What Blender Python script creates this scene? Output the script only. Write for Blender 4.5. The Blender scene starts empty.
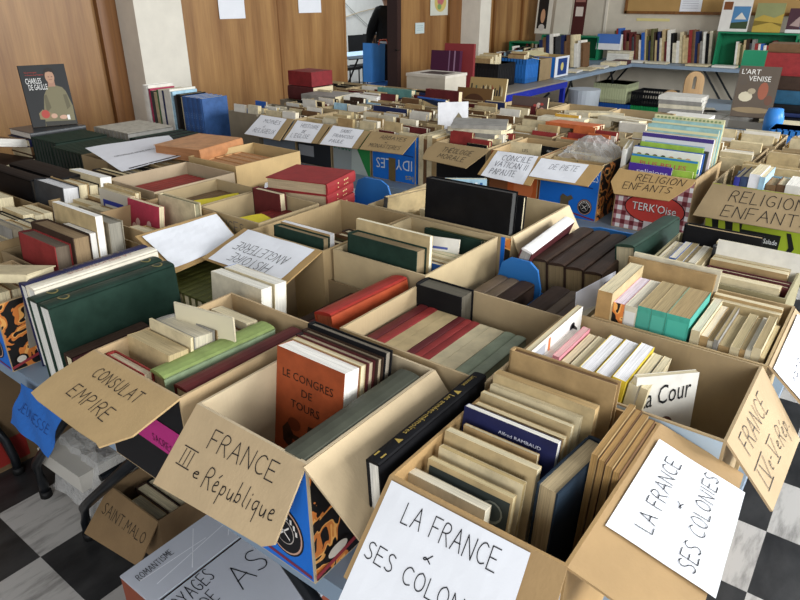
import bpy, math, random
from mathutils import Vector, Matrix
R = math.radians
scene = bpy.context.scene
COL = scene.collection
# ---------------------------------------------------------------- camera, world, light
cam = bpy.data.cameras.new('camera'); camo = bpy.data.objects.new('camera', cam); COL.objects.link(camo)
CAMH = 1.62; AZ = R(37.2); PITCH = R(25.25)
camo.location = (0, 0, CAMH)
fwd = Vector((math.cos(AZ)*math.cos(PITCH), math.sin(AZ)*math.cos(PITCH), -math.sin(PITCH)))
camo.rotation_euler = fwd.to_track_quat('-Z', 'Y').to_euler()
cam.sensor_width = 36; cam.lens = 642/800*36; cam.clip_start = .02
scene.camera = camo
world = bpy.data.worlds.new('world'); scene.world = world; world.use_nodes = True
bg = world.node_tree.nodes['Background']; bg.inputs[0].default_value = (.93, .96, 1, 1); bg.inputs[1].default_value = .27
def area(name, loc, target, sx, sy, power, col=(1, 1, 1)):
    l = bpy.data.lights.new(name, 'AREA'); l.shape = 'RECTANGLE'; l.size = sx; l.size_y = sy; l.energy = power; l.color = col
    o = bpy.data.objects.new(name, l); COL.objects.link(o); o.location = loc
    o.rotation_euler = (Vector(target)-Vector(loc)).to_track_quat('-Z', 'Y').to_euler(); return o
area('window_light', (-2.9, -1.6, 2.2), (.9, 1.2, .8), 1.7, 1.7, 80, (.97, .98, 1))
area('window_light', (.6, -3.0, 2.3), (.9, 1.2, .7), 1.7, 1.7, 58, (.96, .98, 1))
area('window_light', (3.4, -3.2, 2.3), (3.2, 1.5, .7), 1.7, 1.7, 168, (.96, .98, 1))
area('window_light', (6.6, -3.2, 2.3), (6.5, 1.5, .7), 1.7, 1.7, 170, (.96, .98, 1))
area('room_beyond_light', (9.3, 7.6, 2.85), (9.3, 7.8, 0), 2.5, 2.0, 80, (.95, .98, 1))
vs = scene.view_settings
vs.view_transform = 'Standard'; vs.look = 'None'; vs.gamma = 1; vs.use_curve_mapping = False; vs.exposure = .55
# ---------------------------------------------------------------- materials
MATS = {}
def lin(c):
    return tuple((x/12.92 if x <= .04045 else ((x+.055)/1.055)**2.4) for x in c)
def hexc(h): return lin(tuple(int(h[i:i+2], 16)/255 for i in (0, 2, 4)))
def node_mat(name):
    m = bpy.data.materials.new(name); m.use_nodes = True
    nt = m.node_tree; b = nt.nodes['Principled BSDF']; return m, nt, b
def noise_mix(nt, b, c1, c2, scale=8, detail=6, vec=None, stretch=None, lo=.35, hi=.7, coord='Object', rough=.6):
    N = nt.nodes; L = nt.links
    tc = N.new('ShaderNodeTexCoord'); mp = N.new('ShaderNodeMapping')
    if stretch: mp.inputs['Scale'].default_value = stretch
    n = N.new('ShaderNodeTexNoise'); n.inputs['Scale'].default_value = scale; n.inputs['Detail'].default_value = detail; n.inputs['Roughness'].default_value = rough
    r = N.new('ShaderNodeValToRGB'); r.color_ramp.elements[0].position = lo; r.color_ramp.elements[1].position = hi
    r.color_ramp.elements[0].color = (*c1, 1); r.color_ramp.elements[1].color = (*c2, 1)
    L.new(tc.outputs[coord], mp.inputs[0]); L.new(mp.outputs[0], n.inputs['Vector']); L.new(n.outputs[0], r.inputs[0])
    L.new(r.outputs[0], b.inputs['Base Color'])
    return n, r
def bump(nt, b, fac, strength=.2, dist=.002):
    bp = nt.nodes.new('ShaderNodeBump'); bp.inputs['Strength'].default_value = strength; bp.inputs['Distance'].default_value = dist
    nt.links.new(fac, bp.inputs['Height']); nt.links.new(bp.outputs[0], b.inputs['Normal'])
def sc(c, k): return tuple(min(1, x*k) for x in c)
def cover(hexs, rough=.55):
    k = 'cover_'+hexs+('' if rough == .55 else str(rough))
    if k in MATS: return MATS[k]
    m, nt, b = node_mat(k); c = hexc(hexs); b.inputs['Specular IOR Level'].default_value = .12 if max(c) < .05 else .25
    q_ = .9 if min(c) > .45 else .74
    n, r = noise_mix(nt, b, sc(c, q_), sc(c, 1.08), 22, 8, lo=.3, hi=.62)
    b.inputs['Roughness'].default_value = rough; bump(nt, b, n.outputs[0], .15, .001)
    MATS[k] = m; return m
def flat(hexs, rough=.5, metal=0):
    k = 'flat_%s_%s_%s' % (hexs, rough, metal)
    if k in MATS: return MATS[k]
    m, nt, b = node_mat(k); c = hexc(hexs)
    n, r = noise_mix(nt, b, sc(c, .93), sc(c, 1.03), 6, 4)
    if metal == 0: b.inputs['Specular IOR Level'].default_value = .25
    b.inputs['Roughness'].default_value = rough; b.inputs['Metallic'].default_value = metal
    MATS[k] = m; return m
def pages(hexs='d9cba6'):
    k = 'pages_'+hexs
    if k in MATS: return MATS[k]
    m, nt, b = node_mat(k); c = hexc(hexs)
    noise_mix(nt, b, sc(c, .62), sc(c, 1.08), 3, 6, stretch=(260, 3, 3), lo=.36, hi=.58, rough=.7)
    b.inputs['Roughness'].default_value = .9
    MATS[k] = m; return m
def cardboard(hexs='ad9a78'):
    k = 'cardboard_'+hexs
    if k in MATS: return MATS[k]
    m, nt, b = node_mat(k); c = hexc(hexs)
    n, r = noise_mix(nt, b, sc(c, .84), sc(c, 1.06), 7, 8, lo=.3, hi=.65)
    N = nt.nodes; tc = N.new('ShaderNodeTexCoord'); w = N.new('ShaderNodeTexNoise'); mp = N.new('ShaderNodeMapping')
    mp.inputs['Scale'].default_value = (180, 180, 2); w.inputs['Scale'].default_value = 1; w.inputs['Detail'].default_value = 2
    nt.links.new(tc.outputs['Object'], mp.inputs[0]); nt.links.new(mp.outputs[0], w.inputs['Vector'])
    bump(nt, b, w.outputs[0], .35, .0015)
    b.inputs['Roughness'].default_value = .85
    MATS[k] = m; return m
def paper(hexs='dfe2ea'):
    k = 'paper_'+hexs
    if k in MATS: return MATS[k]
    m, nt, b = node_mat(k); c = hexc(hexs)
    n, r = noise_mix(nt, b, sc(c, .96), c, 9, 5); bump(nt, b, n.outputs[0], .3, .004)
    b.inputs['Roughness'].default_value = .8
    MATS[k] = m; return m
def wood_mat(name, a, bcol, sx=(1, 1, .12), scale=5):
    m, nt, b = node_mat(name)
    n, r = noise_mix(nt, b, hexc(a), hexc(bcol), scale, 9, stretch=sx, lo=.3, hi=.7, rough=.62)
    n2 = nt.nodes.new('ShaderNodeTexNoise'); n2.inputs['Scale'].default_value = 60; n2.inputs['Detail'].default_value = 3
    mp = nt.nodes.new('ShaderNodeMapping'); mp.inputs['Scale'].default_value = (sx[0], sx[1], sx[2]*.3)
    tc = nt.nodes.new('ShaderNodeTexCoord'); nt.links.new(tc.outputs['Object'], mp.inputs[0]); nt.links.new(mp.outputs[0], n2.inputs['Vector'])
    mx = nt.nodes.new('ShaderNodeMix'); mx.data_type = 'RGBA'; mx.blend_type = 'MULTIPLY'; mx.inputs[0].default_value = .35
    nt.links.new(r.outputs[0], mx.inputs[6]); nt.links.new(n2.outputs[0], mx.inputs[7]); nt.links.new(mx.outputs[2], b.inputs['Base Color'])
    b.inputs['Roughness'].default_value = .42
    return m
def checker_floor():
    m, nt, b = node_mat('vinyl_checker_tiles'); N = nt.nodes; L = nt.links
    tc = N.new('ShaderNodeTexCoord'); mp = N.new('ShaderNodeMapping'); mp.vector_type = 'POINT'
    s = 1/.305; mp.inputs['Scale'].default_value = (s, s, 1); mp.inputs['Location'].default_value = (-.505*s, -1.828*s, .5)
    ch = N.new('ShaderNodeTexChecker'); ch.inputs['Scale'].default_value = 1
    L.new(tc.outputs['Object'], mp.inputs[0]); L.new(mp.outputs[0], ch.inputs['Vector'])
    def nz(c1, c2, scale, st, lo, hi):
        mm = N.new('ShaderNodeMapping'); mm.inputs['Scale'].default_value = st; mm.inputs['Rotation'].default_value = (0, 0, .5)
        n = N.new('ShaderNodeTexNoise'); n.inputs['Scale'].default_value = scale; n.inputs['Detail'].default_value = 9; n.inputs['Roughness'].default_value = .65
        r = N.new('ShaderNodeValToRGB'); r.color_ramp.elements[0].position = lo; r.color_ramp.elements[1].position = hi
        r.color_ramp.elements[0].color = (*c1, 1); r.color_ramp.elements[1].color = (*c2, 1)
        L.new(tc.outputs['Object'], mm.inputs[0]); L.new(mm.outputs[0], n.inputs['Vector']); L.new(n.outputs[0], r.inputs[0]); return r
    lt = nz(hexc('7a7874'), hexc('b2afaa'), 4, (1, 5, 1), .33, .52); dk = nz(hexc('1c1c1d'), hexc('3a3a3a'), 5, (1, 2, 1), .35, .7)
    mx = N.new('ShaderNodeMix'); mx.data_type = 'RGBA'
    L.new(ch.outputs['Fac'], mx.inputs[0]); L.new(lt.outputs[0], mx.inputs[6]); L.new(dk.outputs[0], mx.inputs[7]); L.new(mx.outputs[2], b.inputs['Base Color'])
    b.inputs['Roughness'].default_value = .38
    return m
def tiger_mat():
    m, nt, b = node_mat('tiger_print'); N = nt.nodes; L = nt.links
    tc = N.new('ShaderNodeTexCoord'); n = N.new('ShaderNodeTexNoise'); n.inputs['Scale'].default_value = 13; n.inputs['Detail'].default_value = 2; n.inputs['Distortion'].default_value = 1.6
    r = N.new('ShaderNodeValToRGB'); e = r.color_ramp.elements; r.color_ramp.interpolation = 'CONSTANT'
    e[0].position = 0; e[0].color = (*hexc('15110f'), 1); e[1].position = .47; e[1].color = (*hexc('d9803a'), 1)
    x = e.new(.56); x.color = (*hexc('f0b060'), 1); x = e.new(.60); x.color = (*hexc('1b1512'), 1)
    L.new(tc.outputs['Object'], n.inputs['Vector']); L.new(n.outputs[0], r.inputs[0]); L.new(r.outputs[0], b.inputs['Base Color']); b.inputs['Roughness'].default_value = .5
    return m
def gingham_mat():
    m, nt, b = node_mat('red_white_gingham'); N = nt.nodes; L = nt.links
    tc = N.new('ShaderNodeTexCoord'); sp = N.new('ShaderNodeSeparateXYZ'); L.new(tc.outputs['Object'], sp.inputs[0])
    outs = []
    for ax in (1, 2):
        mu = N.new('ShaderNodeMath'); mu.operation = 'MULTIPLY'; mu.inputs[1].default_value = 26; L.new(sp.outputs[ax], mu.inputs[0])
        fr = N.new('ShaderNodeMath'); fr.operation = 'FRACT'; L.new(mu.outputs[0], fr.inputs[0])
        gt = N.new('ShaderNodeMath'); gt.operation = 'GREATER_THAN'; gt.inputs[1].default_value = .5; L.new(fr.outputs[0], gt.inputs[0]); outs.append(gt)
    ad = N.new('ShaderNodeMath'); ad.operation = 'ADD'; L.new(outs[0].outputs[0], ad.inputs[0]); L.new(outs[1].outputs[0], ad.inputs[1])
    dv = N.new('ShaderNodeMath'); dv.operation = 'MULTIPLY'; dv.inputs[1].default_value = .5; L.new(ad.outputs[0], dv.inputs[0])
    r = N.new('ShaderNodeValToRGB'); r.color_ramp.interpolation = 'CONSTANT'; e = r.color_ramp.elements
    e[0].color = (*hexc('eeeae6'), 1); e[1].position = .75; e[1].color = (*hexc('6e2028'), 1); x = e.new(.25); x.color = (*hexc('b07a7c'), 1)
    L.new(dv.outputs[0], r.inputs[0]); L.new(r.outputs[0], b.inputs['Base Color']); b.inputs['Roughness'].default_value = .5
    return m
def plastic_film():
    m, nt, b = node_mat('clear_plastic_film'); N = nt.nodes; L = nt.links
    tr = N.new('ShaderNodeBsdfTransparent'); mx = N.new('ShaderNodeMixShader'); lw = N.new('ShaderNodeLayerWeight'); lw.inputs[0].default_value = .35
    mr = N.new('ShaderNodeMapRange'); mr.inputs[3].default_value = .22; mr.inputs[4].default_value = .75; L.new(lw.outputs['Facing'], mr.inputs[0]); L.new(mr.outputs[0], mx.inputs[0])
    b.inputs['Base Color'].default_value = (.8, .8, .78, 1); b.inputs['Roughness'].default_value = .15
    n = N.new('ShaderNodeTexNoise'); n.inputs['Scale'].default_value = 25; n.inputs['Detail'].default_value = 4; bump(nt, b, n.outputs[0], .8, .01)
    L.new(tr.outputs[0], mx.inputs[1]); L.new(b.outputs[0], mx.inputs[2]); L.new(mx.outputs[0], nt.nodes['Material Output'].inputs[0])
    return m
M_INK = flat('1c1c20', .6); M_PENCIL = flat('55555e', .7); M_BLUEINK = flat('1a2360', .6)
M_TIGER = tiger_mat(); M_GING = gingham_mat(); M_FILM = plastic_film()
M_PANEL = wood_mat('wood_panel_veneer', '86592e', 'bd9058', (1.4, 1.4, .13), 4.5)
M_TRIM = wood_mat('wood_trim_varnish', '6f4420', '96642f', (4, 4, .1), 4)
M_TABLE = flat('8496a8', .45); M_TABLEEDGE = flat('75879a', .4); M_BLACKMETAL = flat('23262a', .32, .5)
CREAM_PG = 'd9cba6'
# ---------------------------------------------------------------- mesh builder
class MB:
    def __init__(s): s.v = []; s.f = []; s.m = []; s.mats = []
    def mi(s, mat):
        if mat not in s.mats: s.mats.append(mat)
        return s.mats.index(mat)
    def add(s, verts, faces, mat):
        o = len(s.v); s.v += [Vector(p) for p in verts]; k = s.mi(mat)
        for f in faces: s.f.append([i+o for i in f]); s.m.append(k)
    def box(s, lo, hi, mat, M=None):
        x0, y0, z0 = lo; x1, y1, z1 = hi
        v = [Vector(p) for p in ((x0,y0,z0),(x1,y0,z0),(x1,y1,z0),(x0,y1,z0),(x0,y0,z1),(x1,y0,z1),(x1,y1,z1),(x0,y1,z1))]
        if M: v = [M @ p for p in v]
        s.add(v, [(0,3,2,1),(4,5,6,7),(0,1,5,4),(1,2,6,5),(2,3,7,6),(3,0,4,7)], mat)
    def slab(s, q, t, mat, down=True):
        q = [Vector(p) for p in q]; n = (q[1]-q[0]).cross(q[3]-q[0]).normalized()
        if n.z < 0: n = -n
        if abs(n.z) < .02: n = n
        b = [p-n*t for p in q]
        s.add(q+b, [(0,1,2,3),(7,6,5,4),(0,4,5,1),(1,5,6,2),(2,6,7,3),(3,7,4,0)], mat)
    def prism(s, pts, n, t, mat):
        n = Vector(n); q = [Vector(p) for p in pts]; b = [p-n*t for p in q]; k = len(q)
        s.add(q+b, [tuple(range(k)), tuple(range(2*k-1, k-1, -1))]+[(i, k+i, k+(i+1) % k, (i+1) % k) for i in range(k)], mat)
    def tube(s, pts, r, mat, seg=10, cap=True):
        pts = [Vector(p) for p in pts]; rs = r if isinstance(r, (list, tuple)) else [r]*len(pts)
        rings = []; up = Vector((0, 0, 1))
        for i, p in enumerate(pts):
            d = (pts[min(i+1, len(pts)-1)]-pts[max(i-1, 0)]).normalized()
            a = d.cross(up if abs(d.z) < .95 else Vector((1, 0, 0))).normalized(); b = d.cross(a)
            rings.append([p+a*math.cos(2*math.pi*k/seg)*rs[i]+b*math.sin(2*math.pi*k/seg)*rs[i] for k in range(seg)])
        v = [p for rg in rings for p in rg]; f = []
        for i in range(len(pts)-1):
            for k in range(seg):
                f.append((i*seg+k, i*seg+(k+1) % seg, (i+1)*seg+(k+1) % seg, (i+1)*seg+k))
        if cap: f += [tuple(range(seg-1, -1, -1)), tuple(range((len(pts)-1)*seg, len(pts)*seg))]
        s.add(v, f, mat)
    def build(s, name, parent=None, origin=None, matrix=None, smooth=False, link=True):
        me = bpy.data.meshes.new(name)
        o0 = Vector(origin) if origin is not None else Vector((0, 0, 0))
        if parent is not None and origin is None:
            o0 = PLOC.get(parent.name, Vector((0, 0, 0)))
        me.from_pydata([tuple(p-o0) for p in s.v], [], s.f)
        for m in s.mats: me.materials.append(m)
        me.polygons.foreach_set('material_index', s.m)
        if smooth: me.polygons.foreach_set('use_smooth', [True]*len(s.f))
        me.update()
        o = bpy.data.objects.new(name, me); COL.objects.link(o)
        if parent is not None:
            o.parent = parent; PLOC[o.name] = o0
        else:
            o.location = o0; PLOC[o.name] = o0
        if matrix is not None: o.matrix_world = matrix
        return o
PLOC = {}
def tag(o, label, cat, group=None, kind=None):
    o['label'] = label; o['category'] = cat
    if group: o['group'] = group
    if kind: o['kind'] = kind
    return o
def struct(o): o['kind'] = 'structure'; return o
def empty(name, loc):
    o = bpy.data.objects.new(name, None); COL.objects.link(o); o.location = loc; PLOC[o.name] = Vector(loc); o.empty_display_size = .05
    return o
# ---------------------------------------------------------------- writing
G = {
'A': (.62, [[(0,0),(.31,1),(.62,0)],[(.1,.38),(.53,.4)]]), 'B': (.55, [[(0,0),(0,1),(.35,1),(.48,.8),(.35,.55),(0,.52)],[(.35,.55),(.55,.3),(.4,0),(0,0)]]),
'C': (.56, [[(.55,.85),(.35,1),(.12,.85),(0,.5),(.1,.15),(.33,0),(.56,.12)]]), 'D': (.6, [[(0,0),(0,1),(.35,.95),(.58,.6),(.5,.2),(.25,0),(0,0)]]),
'E': (.5, [[(.5,1),(0,1),(0,0),(.5,0)],[(0,.52),(.4,.52)]]), 'F': (.5, [[(.52,1),(0,1),(0,0)],[(0,.52),(.4,.52)]]),
'G': (.6, [[(.55,.85),(.33,1),(.1,.82),(0,.45),(.14,.1),(.4,0),(.58,.15),(.58,.42),(.35,.42)]]), 'H': (.58, [[(0,0),(0,1)],[(.58,0),(.58,1)],[(0,.5),(.58,.52)]]),
'I': (.12, [[(.06,0),(.06,1)]]), 'J': (.4, [[(.4,1),(.4,.2),(.25,0),(.05,.1)]]), 'L': (.46, [[(0,1),(0,0),(.46,.02)]]),
'M': (.7, [[(0,0),(.08,1),(.35,.35),(.62,1),(.7,0)]]), 'N': (.6, [[(0,0),(.03,1),(.55,0),(.6,1)]]),
'O': (.6, [[(.3,1),(.08,.85),(0,.5),(.08,.15),(.3,0),(.52,.15),(.6,.5),(.52,.85),(.3,1)]]), 'P': (.5, [[(0,0),(0,1),(.35,1),(.5,.8),(.38,.55),(0,.48)]]),
'Q': (.6, [[(.3,1),(.08,.85),(0,.5),(.08,.15),(.3,0),(.52,.15),(.6,.5),(.52,.85),(.3,1)],[(.38,.2),(.6,-.05)]]),
'R': (.54, [[(0,0),(0,1),(.35,1),(.5,.8),(.38,.55),(0,.5)],[(.25,.5),(.54,0)]]), 'S': (.48, [[(.46,.88),(.25,1),(.04,.85),(.1,.6),(.38,.42),(.46,.18),(.25,0),(0,.12)]]),
'T': (.58, [[(0,1),(.58,1)],[(.29,1),(.29,0)]]), 'U': (.58, [[(0,1),(.02,.25),(.2,0),(.42,.03),(.56,.3),(.58,1)]]), 'V': (.56, [[(0,1),(.28,0),(.56,1)]]),
'X': (.54, [[(0,1),(.54,0)],[(.54,1),(0,0)]]), 'Y': (.54, [[(0,1),(.27,.5),(.54,1)],[(.27,.5),(.25,0)]]),
'&': (.5, [[(.5,.8),(.2,.15),(.05,.25),(.2,.45),(.5,.1)]]), '.': (.1, [[(.03,.02),(.09,.06)]]), '-': (.35, [[(.03,.45),(.32,.47)]]), "'": (.1, [[(.08,1),(.02,.8)]]),
'1': (.2, [[(0,.75),(.18,1),(.16,0)]]), '9': (.42, [[(.4,.7),(.2,.55),(.04,.75),(.2,1),(.4,.85),(.38,.3),(.2,0)]]), '3': (.42, [[(.02,.9),(.25,1),(.4,.78),(.18,.55),(.42,.3),(.25,0),(0,.1)]]),
'4': (.45, [[(.3,1),(0,.35),(.45,.35)],[(.32,.55),(.3,0)]]), '0': (.42, [[(.21,1),(.02,.6),(.06,.15),(.22,0),(.4,.25),(.38,.8),(.21,1)]]), '5': (.42, [[(.4,1),(.05,1),(.03,.55),(.3,.6),(.42,.3),(.25,0),(0,.08)]]),
'2': (.45, [[(.02,.8),(.2,1),(.4,.8),(.3,.5),(0,0),(.45,.02)]]),
'e': (.36, [[(.03,.28),(.3,.34),(.28,.5),(.12,.52),(0,.25),(.1,0),(.34,.06)]]), 'p': (.36, [[(.06,.5),(.0,-.42)],[(.05,.4),(.22,.54),(.36,.34),(.25,.05),(.04,.1)]]),
'u': (.36, [[(.02,.5),(.03,.1),(.15,0),(.3,.12),(.34,.5),(.35,0)]]), 'b': (.34, [[(.06,1),(.0,0)],[(.02,.1),(.2,.0),(.34,.22),(.24,.48),(.04,.38)]]),
'l': (.14, [[(.1,1),(.04,.1),(.14,0)]]), 'i': (.12, [[(.08,.5),(.04,0)],[(.09,.7),(.1,.74)]]), 'q': (.36, [[(.32,.5),(.1,.5),(0,.25),(.12,.02),(.3,.2)],[(.34,.5),(.3,-.45)]]),
'é': (.36, [[(.03,.28),(.3,.34),(.28,.5),(.12,.52),(0,.25),(.1,0),(.34,.06)],[(.15,.68),(.28,.85)]]),
'É': (.5, [[(.5,1),(0,1),(0,0),(.5,0)],[(0,.52),(.4,.52)],[(.2,1.1),(.38,1.28)]]), ' ': (.3, []),
'^': (.75, [[(-.06,1.12),(.75,1.16)],[(.1,1),(.08,.0)],[(.34,1),(.32,0)],[(.58,1),(.56,0)],[(-.06,-.12),(.7,-.1)]]),
'`': (.7, [[(-.06,1.12),(.8,1.14)],[(.08,1),(.06,0)],[(.3,1),(.5,0),(.72,1)],[(0,-.1),(.66,-.1)]]),
'~': (.55, [[(-.06,1.12),(.6,1.14)],[(.05,1),(.28,0),(.5,1)],[(0,-.1),(.5,-.1)]]),
}
def chaikin(p):
    if len(p) < 4: return p
    for _ in range(2):
        q = [p[0]]
        for i in range(len(p)-1):
            (a, b), (c, d) = p[i], p[i+1]
            q += [(a*.75+c*.25, b*.75+d*.25), (a*.25+c*.75, b*.25+d*.75)]
        p = q+[p[-1]]
    return p
SHARP = 'AEFHIKLMNTVXYZÉ14^`~'
def ink(mb, mapf, text, bl, br, tl, mat=M_INK, lw=.0022, seed=1, jit=.03, eps=.0012):
    """stroke lettering; bl->br is the base line, bl->tl the letter height, in the map's own u,v"""
    rr = random.Random(seed+len(text)); W = sum(G[c][0]+.2 for c in text)-.2
    bl, br, tl = Vector(bl), Vector(br), Vector(tl); U = (br-bl)/W; V = (tl-bl); x = 0
    for c in text:
        w, st = G[c]; dy = rr.uniform(-jit, jit); k = 1+rr.uniform(-jit, jit)
        for s_ in st:
            pts = []; s_ = s_ if c in SHARP else chaikin(s_)
            for (a, b) in s_:
                uv = bl+U*(x+a)+V*(b*k+dy); pts.append(Vector(mapf(uv[0], uv[1], eps)))
            for i in range(len(pts)-1):
                p, q = pts[i], pts[i+1]; d = (q-p)
                if d.length < 1e-6: continue
                d.normalize(); p2 = p-d*lw*.35; q2 = q+d*lw*.35
                n = Vector(mapf(.5, .5, 1.0))-Vector(mapf(.5, .5, 0.0)); n.normalize(); a_ = d.cross(n).normalized()*lw*.5
                mb.add([p2-a_, q2-a_, q2+a_, p2+a_], [(0,1,2,3)], mat)
        x += w+.2
TXT = {}
def txt_mesh(text):
    if text in TXT: return TXT[text]
    cu = bpy.data.curves.new('t', 'FONT'); cu.body = text; cu.resolution_u = 2
    o = bpy.data.objects.new('t', cu); COL.objects.link(o)
    bpy.context.view_layer.update(); dg = bpy.context.evaluated_depsgraph_get()
    me = bpy.data.meshes.new_from_object(o.evaluated_get(dg))
    v = [p.co.copy() for p in me.vertices]; f = [tuple(p.vertices) for p in me.polygons]
    bpy.data.objects.remove(o); bpy.data.curves.remove(cu); bpy.data.meshes.remove(me)
    xs = [p.x for p in v]; ys = [p.y for p in v]; x0, x1, y0, y1 = min(xs), max(xs), min(ys), max(ys)
    v = [((p.x-x0)/(x1-x0), (p.y-y0)/(y1-y0)) for p in v]
    TXT[text] = (v, f); return TXT[text]
def printed(mb, mapf, text, bl, br, tl, mat, eps=.0012):
    v, f = txt_mesh(text); bl, br, tl = Vector(bl), Vector(br), Vector(tl)
    pts = []
    for a, b in v:
        uv = bl+(br-bl)*a+(tl-bl)*b; pts.append(mapf(uv[0], uv[1], eps))
    mb.add(pts, f, mat)
def patch(mb, mapf, uvs, mat, eps=.0008):
    mb.add([mapf(u, v, eps) for u, v in uvs], [tuple(range(len(uvs)))], mat)
def disc_uv(cx, cy, rx, ry, n=28): return [(cx+rx*math.cos(2*math.pi*k/n), cy+ry*math.sin(2*math.pi*k/n)) for k in range(n)]
def quadmap(q):
    """bilinear map: q = tl, tr, br, bl ; u to the right, v up"""
    tl, tr, br, bl = [Vector(p) for p in q]; n = (br-bl).cross(tl-bl).normalized()
    return lambda u, v, e=0: (bl*(1-u)+br*u)*(1-v)+(tl*(1-u)+tr*u)*v+n*e
def sheet(mapf, u0, v0, u1, v1, mat, seed=1, amp=.003, nx=10, ny=7, eps=.002, t=.0006):
    rr = random.Random(seed); mb = MB(); ph = [rr.uniform(0, 6) for _ in range(6)]
    def z(u, v): return eps+amp*(1+.5*math.sin(3*u+ph[0]+2*v)+.5*math.sin(5*v+ph[1]-3*u)*.7)*.5+amp*.25*math.sin(11*u+9*v+ph[2])
    v_ = []
    for k in (0, 1):
        for j in range(ny+1):
            for i in range(nx+1):
                a, b = i/nx, j/ny; u = u0+(u1-u0)*a; v = v0+(v1-v0)*b
                v_.append(mapf(u, v, z(a, b)-k*t))
    f = []; n = (nx+1)*(ny+1)
    for j in range(ny):
        for i in range(nx):
            a = j*(nx+1)+i; f.append((a, a+1, a+nx+2, a+nx+1)); f.append((n+a+nx+1, n+a+nx+2, n+a+1, n+a))
    mb.add(v_, f, mat)
    m2 = lambda u, v, e=0: mapf(u0+(u1-u0)*u, v0+(v1-v0)*v, z(u, v)+e)
    return mb, m2
# ---------------------------------------------------------------- books
PAL = {
'cream': 'cdbf9b', 'beige': 'bba67c', 'tan': 'a98d62', 'brown': '6b4e34', 'dark brown': '3e2f26', 'white': 'dad7cd', 'ivory': 'cfc7af', 'grey': '8d8a83', 'dark grey': '3f4143',
'black': '161618', 'red': '8f3230', 'dark red': '5e2224', 'maroon': '4f2023', 'orange': 'c4683a', 'yellow': 'dcc23c', 'green': '3f6b45', 'dark green': '24382f', 'olive': '5c5a35',
'teal': '3f9a8c', 'pale green': '9db08b', 'blue': '2f5fae', 'dark blue': '1f2c56', 'navy': '20234a', 'pale blue': '9fc3d6', 'pink': 'd28a94', 'purple': '4b2f86', 'terracotta': '9c4a28', 'mustard': 'c79a3a', 'lime': '9dc04c'}
BOOKS = []
ORD = ['first','second','third','fourth','fifth','sixth','seventh','eighth','ninth','tenth','eleventh','twelfth','thirteenth','fourteenth','fifteenth','sixteenth','seventeenth','eighteenth','nineteenth','twentieth','twenty-first','twenty-second','twenty-third','twenty-fourth','twenty-fifth','twenty-sixth','twenty-seventh','twenty-eighth']+['last']*60
def Rot(mode, lean=0, yaw=0):
    """columns = world directions of book axes X (thickness), Y (width, spine at -Y), Z (height)"""
    if mode == 'fx': B = [(-1,0,0),(0,-1,0),(0,0,1)]        # front cover towards -x, standing
    elif mode == 'fy': B = [(0,-1,0),(1,0,0),(0,0,1)]        # spine towards -x, front cover towards -y, standing
    elif mode == 'fyr': B = [(0,1,0),(-1,0,0),(0,0,1)]       # fore edge towards -x
    elif mode == 'sx': B = [(0,1,0),(0,0,-1),(-1,0,0)]       # spine up, long axis along x
    elif mode == 'ux': B = [(0,1,0),(0,0,1),(1,0,0)]         # fore edge up, long axis along x
    elif mode == 'sy': B = [(1,0,0),(0,0,-1),(0,1,0)]        # spine up, long axis along y
    elif mode == 'uy': B = [(-1,0,0),(0,0,1),(0,1,0)]
    elif mode == 'flat': B = [(0,0,1),(1,0,0),(0,1,0)]       # lying, spine towards -x
    elif mode == 'flaty': B = [(0,0,1),(0,1,0),(-1,0,0)]     # lying, spine towards -y
    B = Matrix(B).transposed()
    ax = 'Y' if mode in ('fx', 'sy', 'uy', 'flat') else 'X'
    return Matrix.Rotation(yaw, 3, 'Z') @ Matrix.Rotation(lean, 3, ax) @ B
def corners(dims, Rm):
    t, w, h = dims
    return [Rm @ Vector((sx*t/2, sy*w/2, z*h)) for sx in (-1, 1) for sy in (-1, 1) for z in (0, 1)]
def book(color, dims, cx, cy, z, mode='fx', lean=0, yaw=0, label=None, kind='pb', pg=CREAM_PG, extra=None, name='book', group=None, place=None, rough=.55, spine=None):
    Rm = Rot(mode, R(lean), R(yaw)); cs = corners(dims, Rm)
    x0, x1 = min(c.x for c in cs), max(c.x for c in cs); y0, y1 = min(c.y for c in cs), max(c.y for c in cs); z0 = min(c.z for c in cs)
    loc = Vector((cx-(x0+x1)/2, cy-(y0+y1)/2, z-z0))
    BOOKS.append(dict(color=color, dims=dims, loc=loc, R=Rm, label=label, kind=kind, pg=pg, extra=extra, name=name, group=group, rough=rough, spine=spine))
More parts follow.
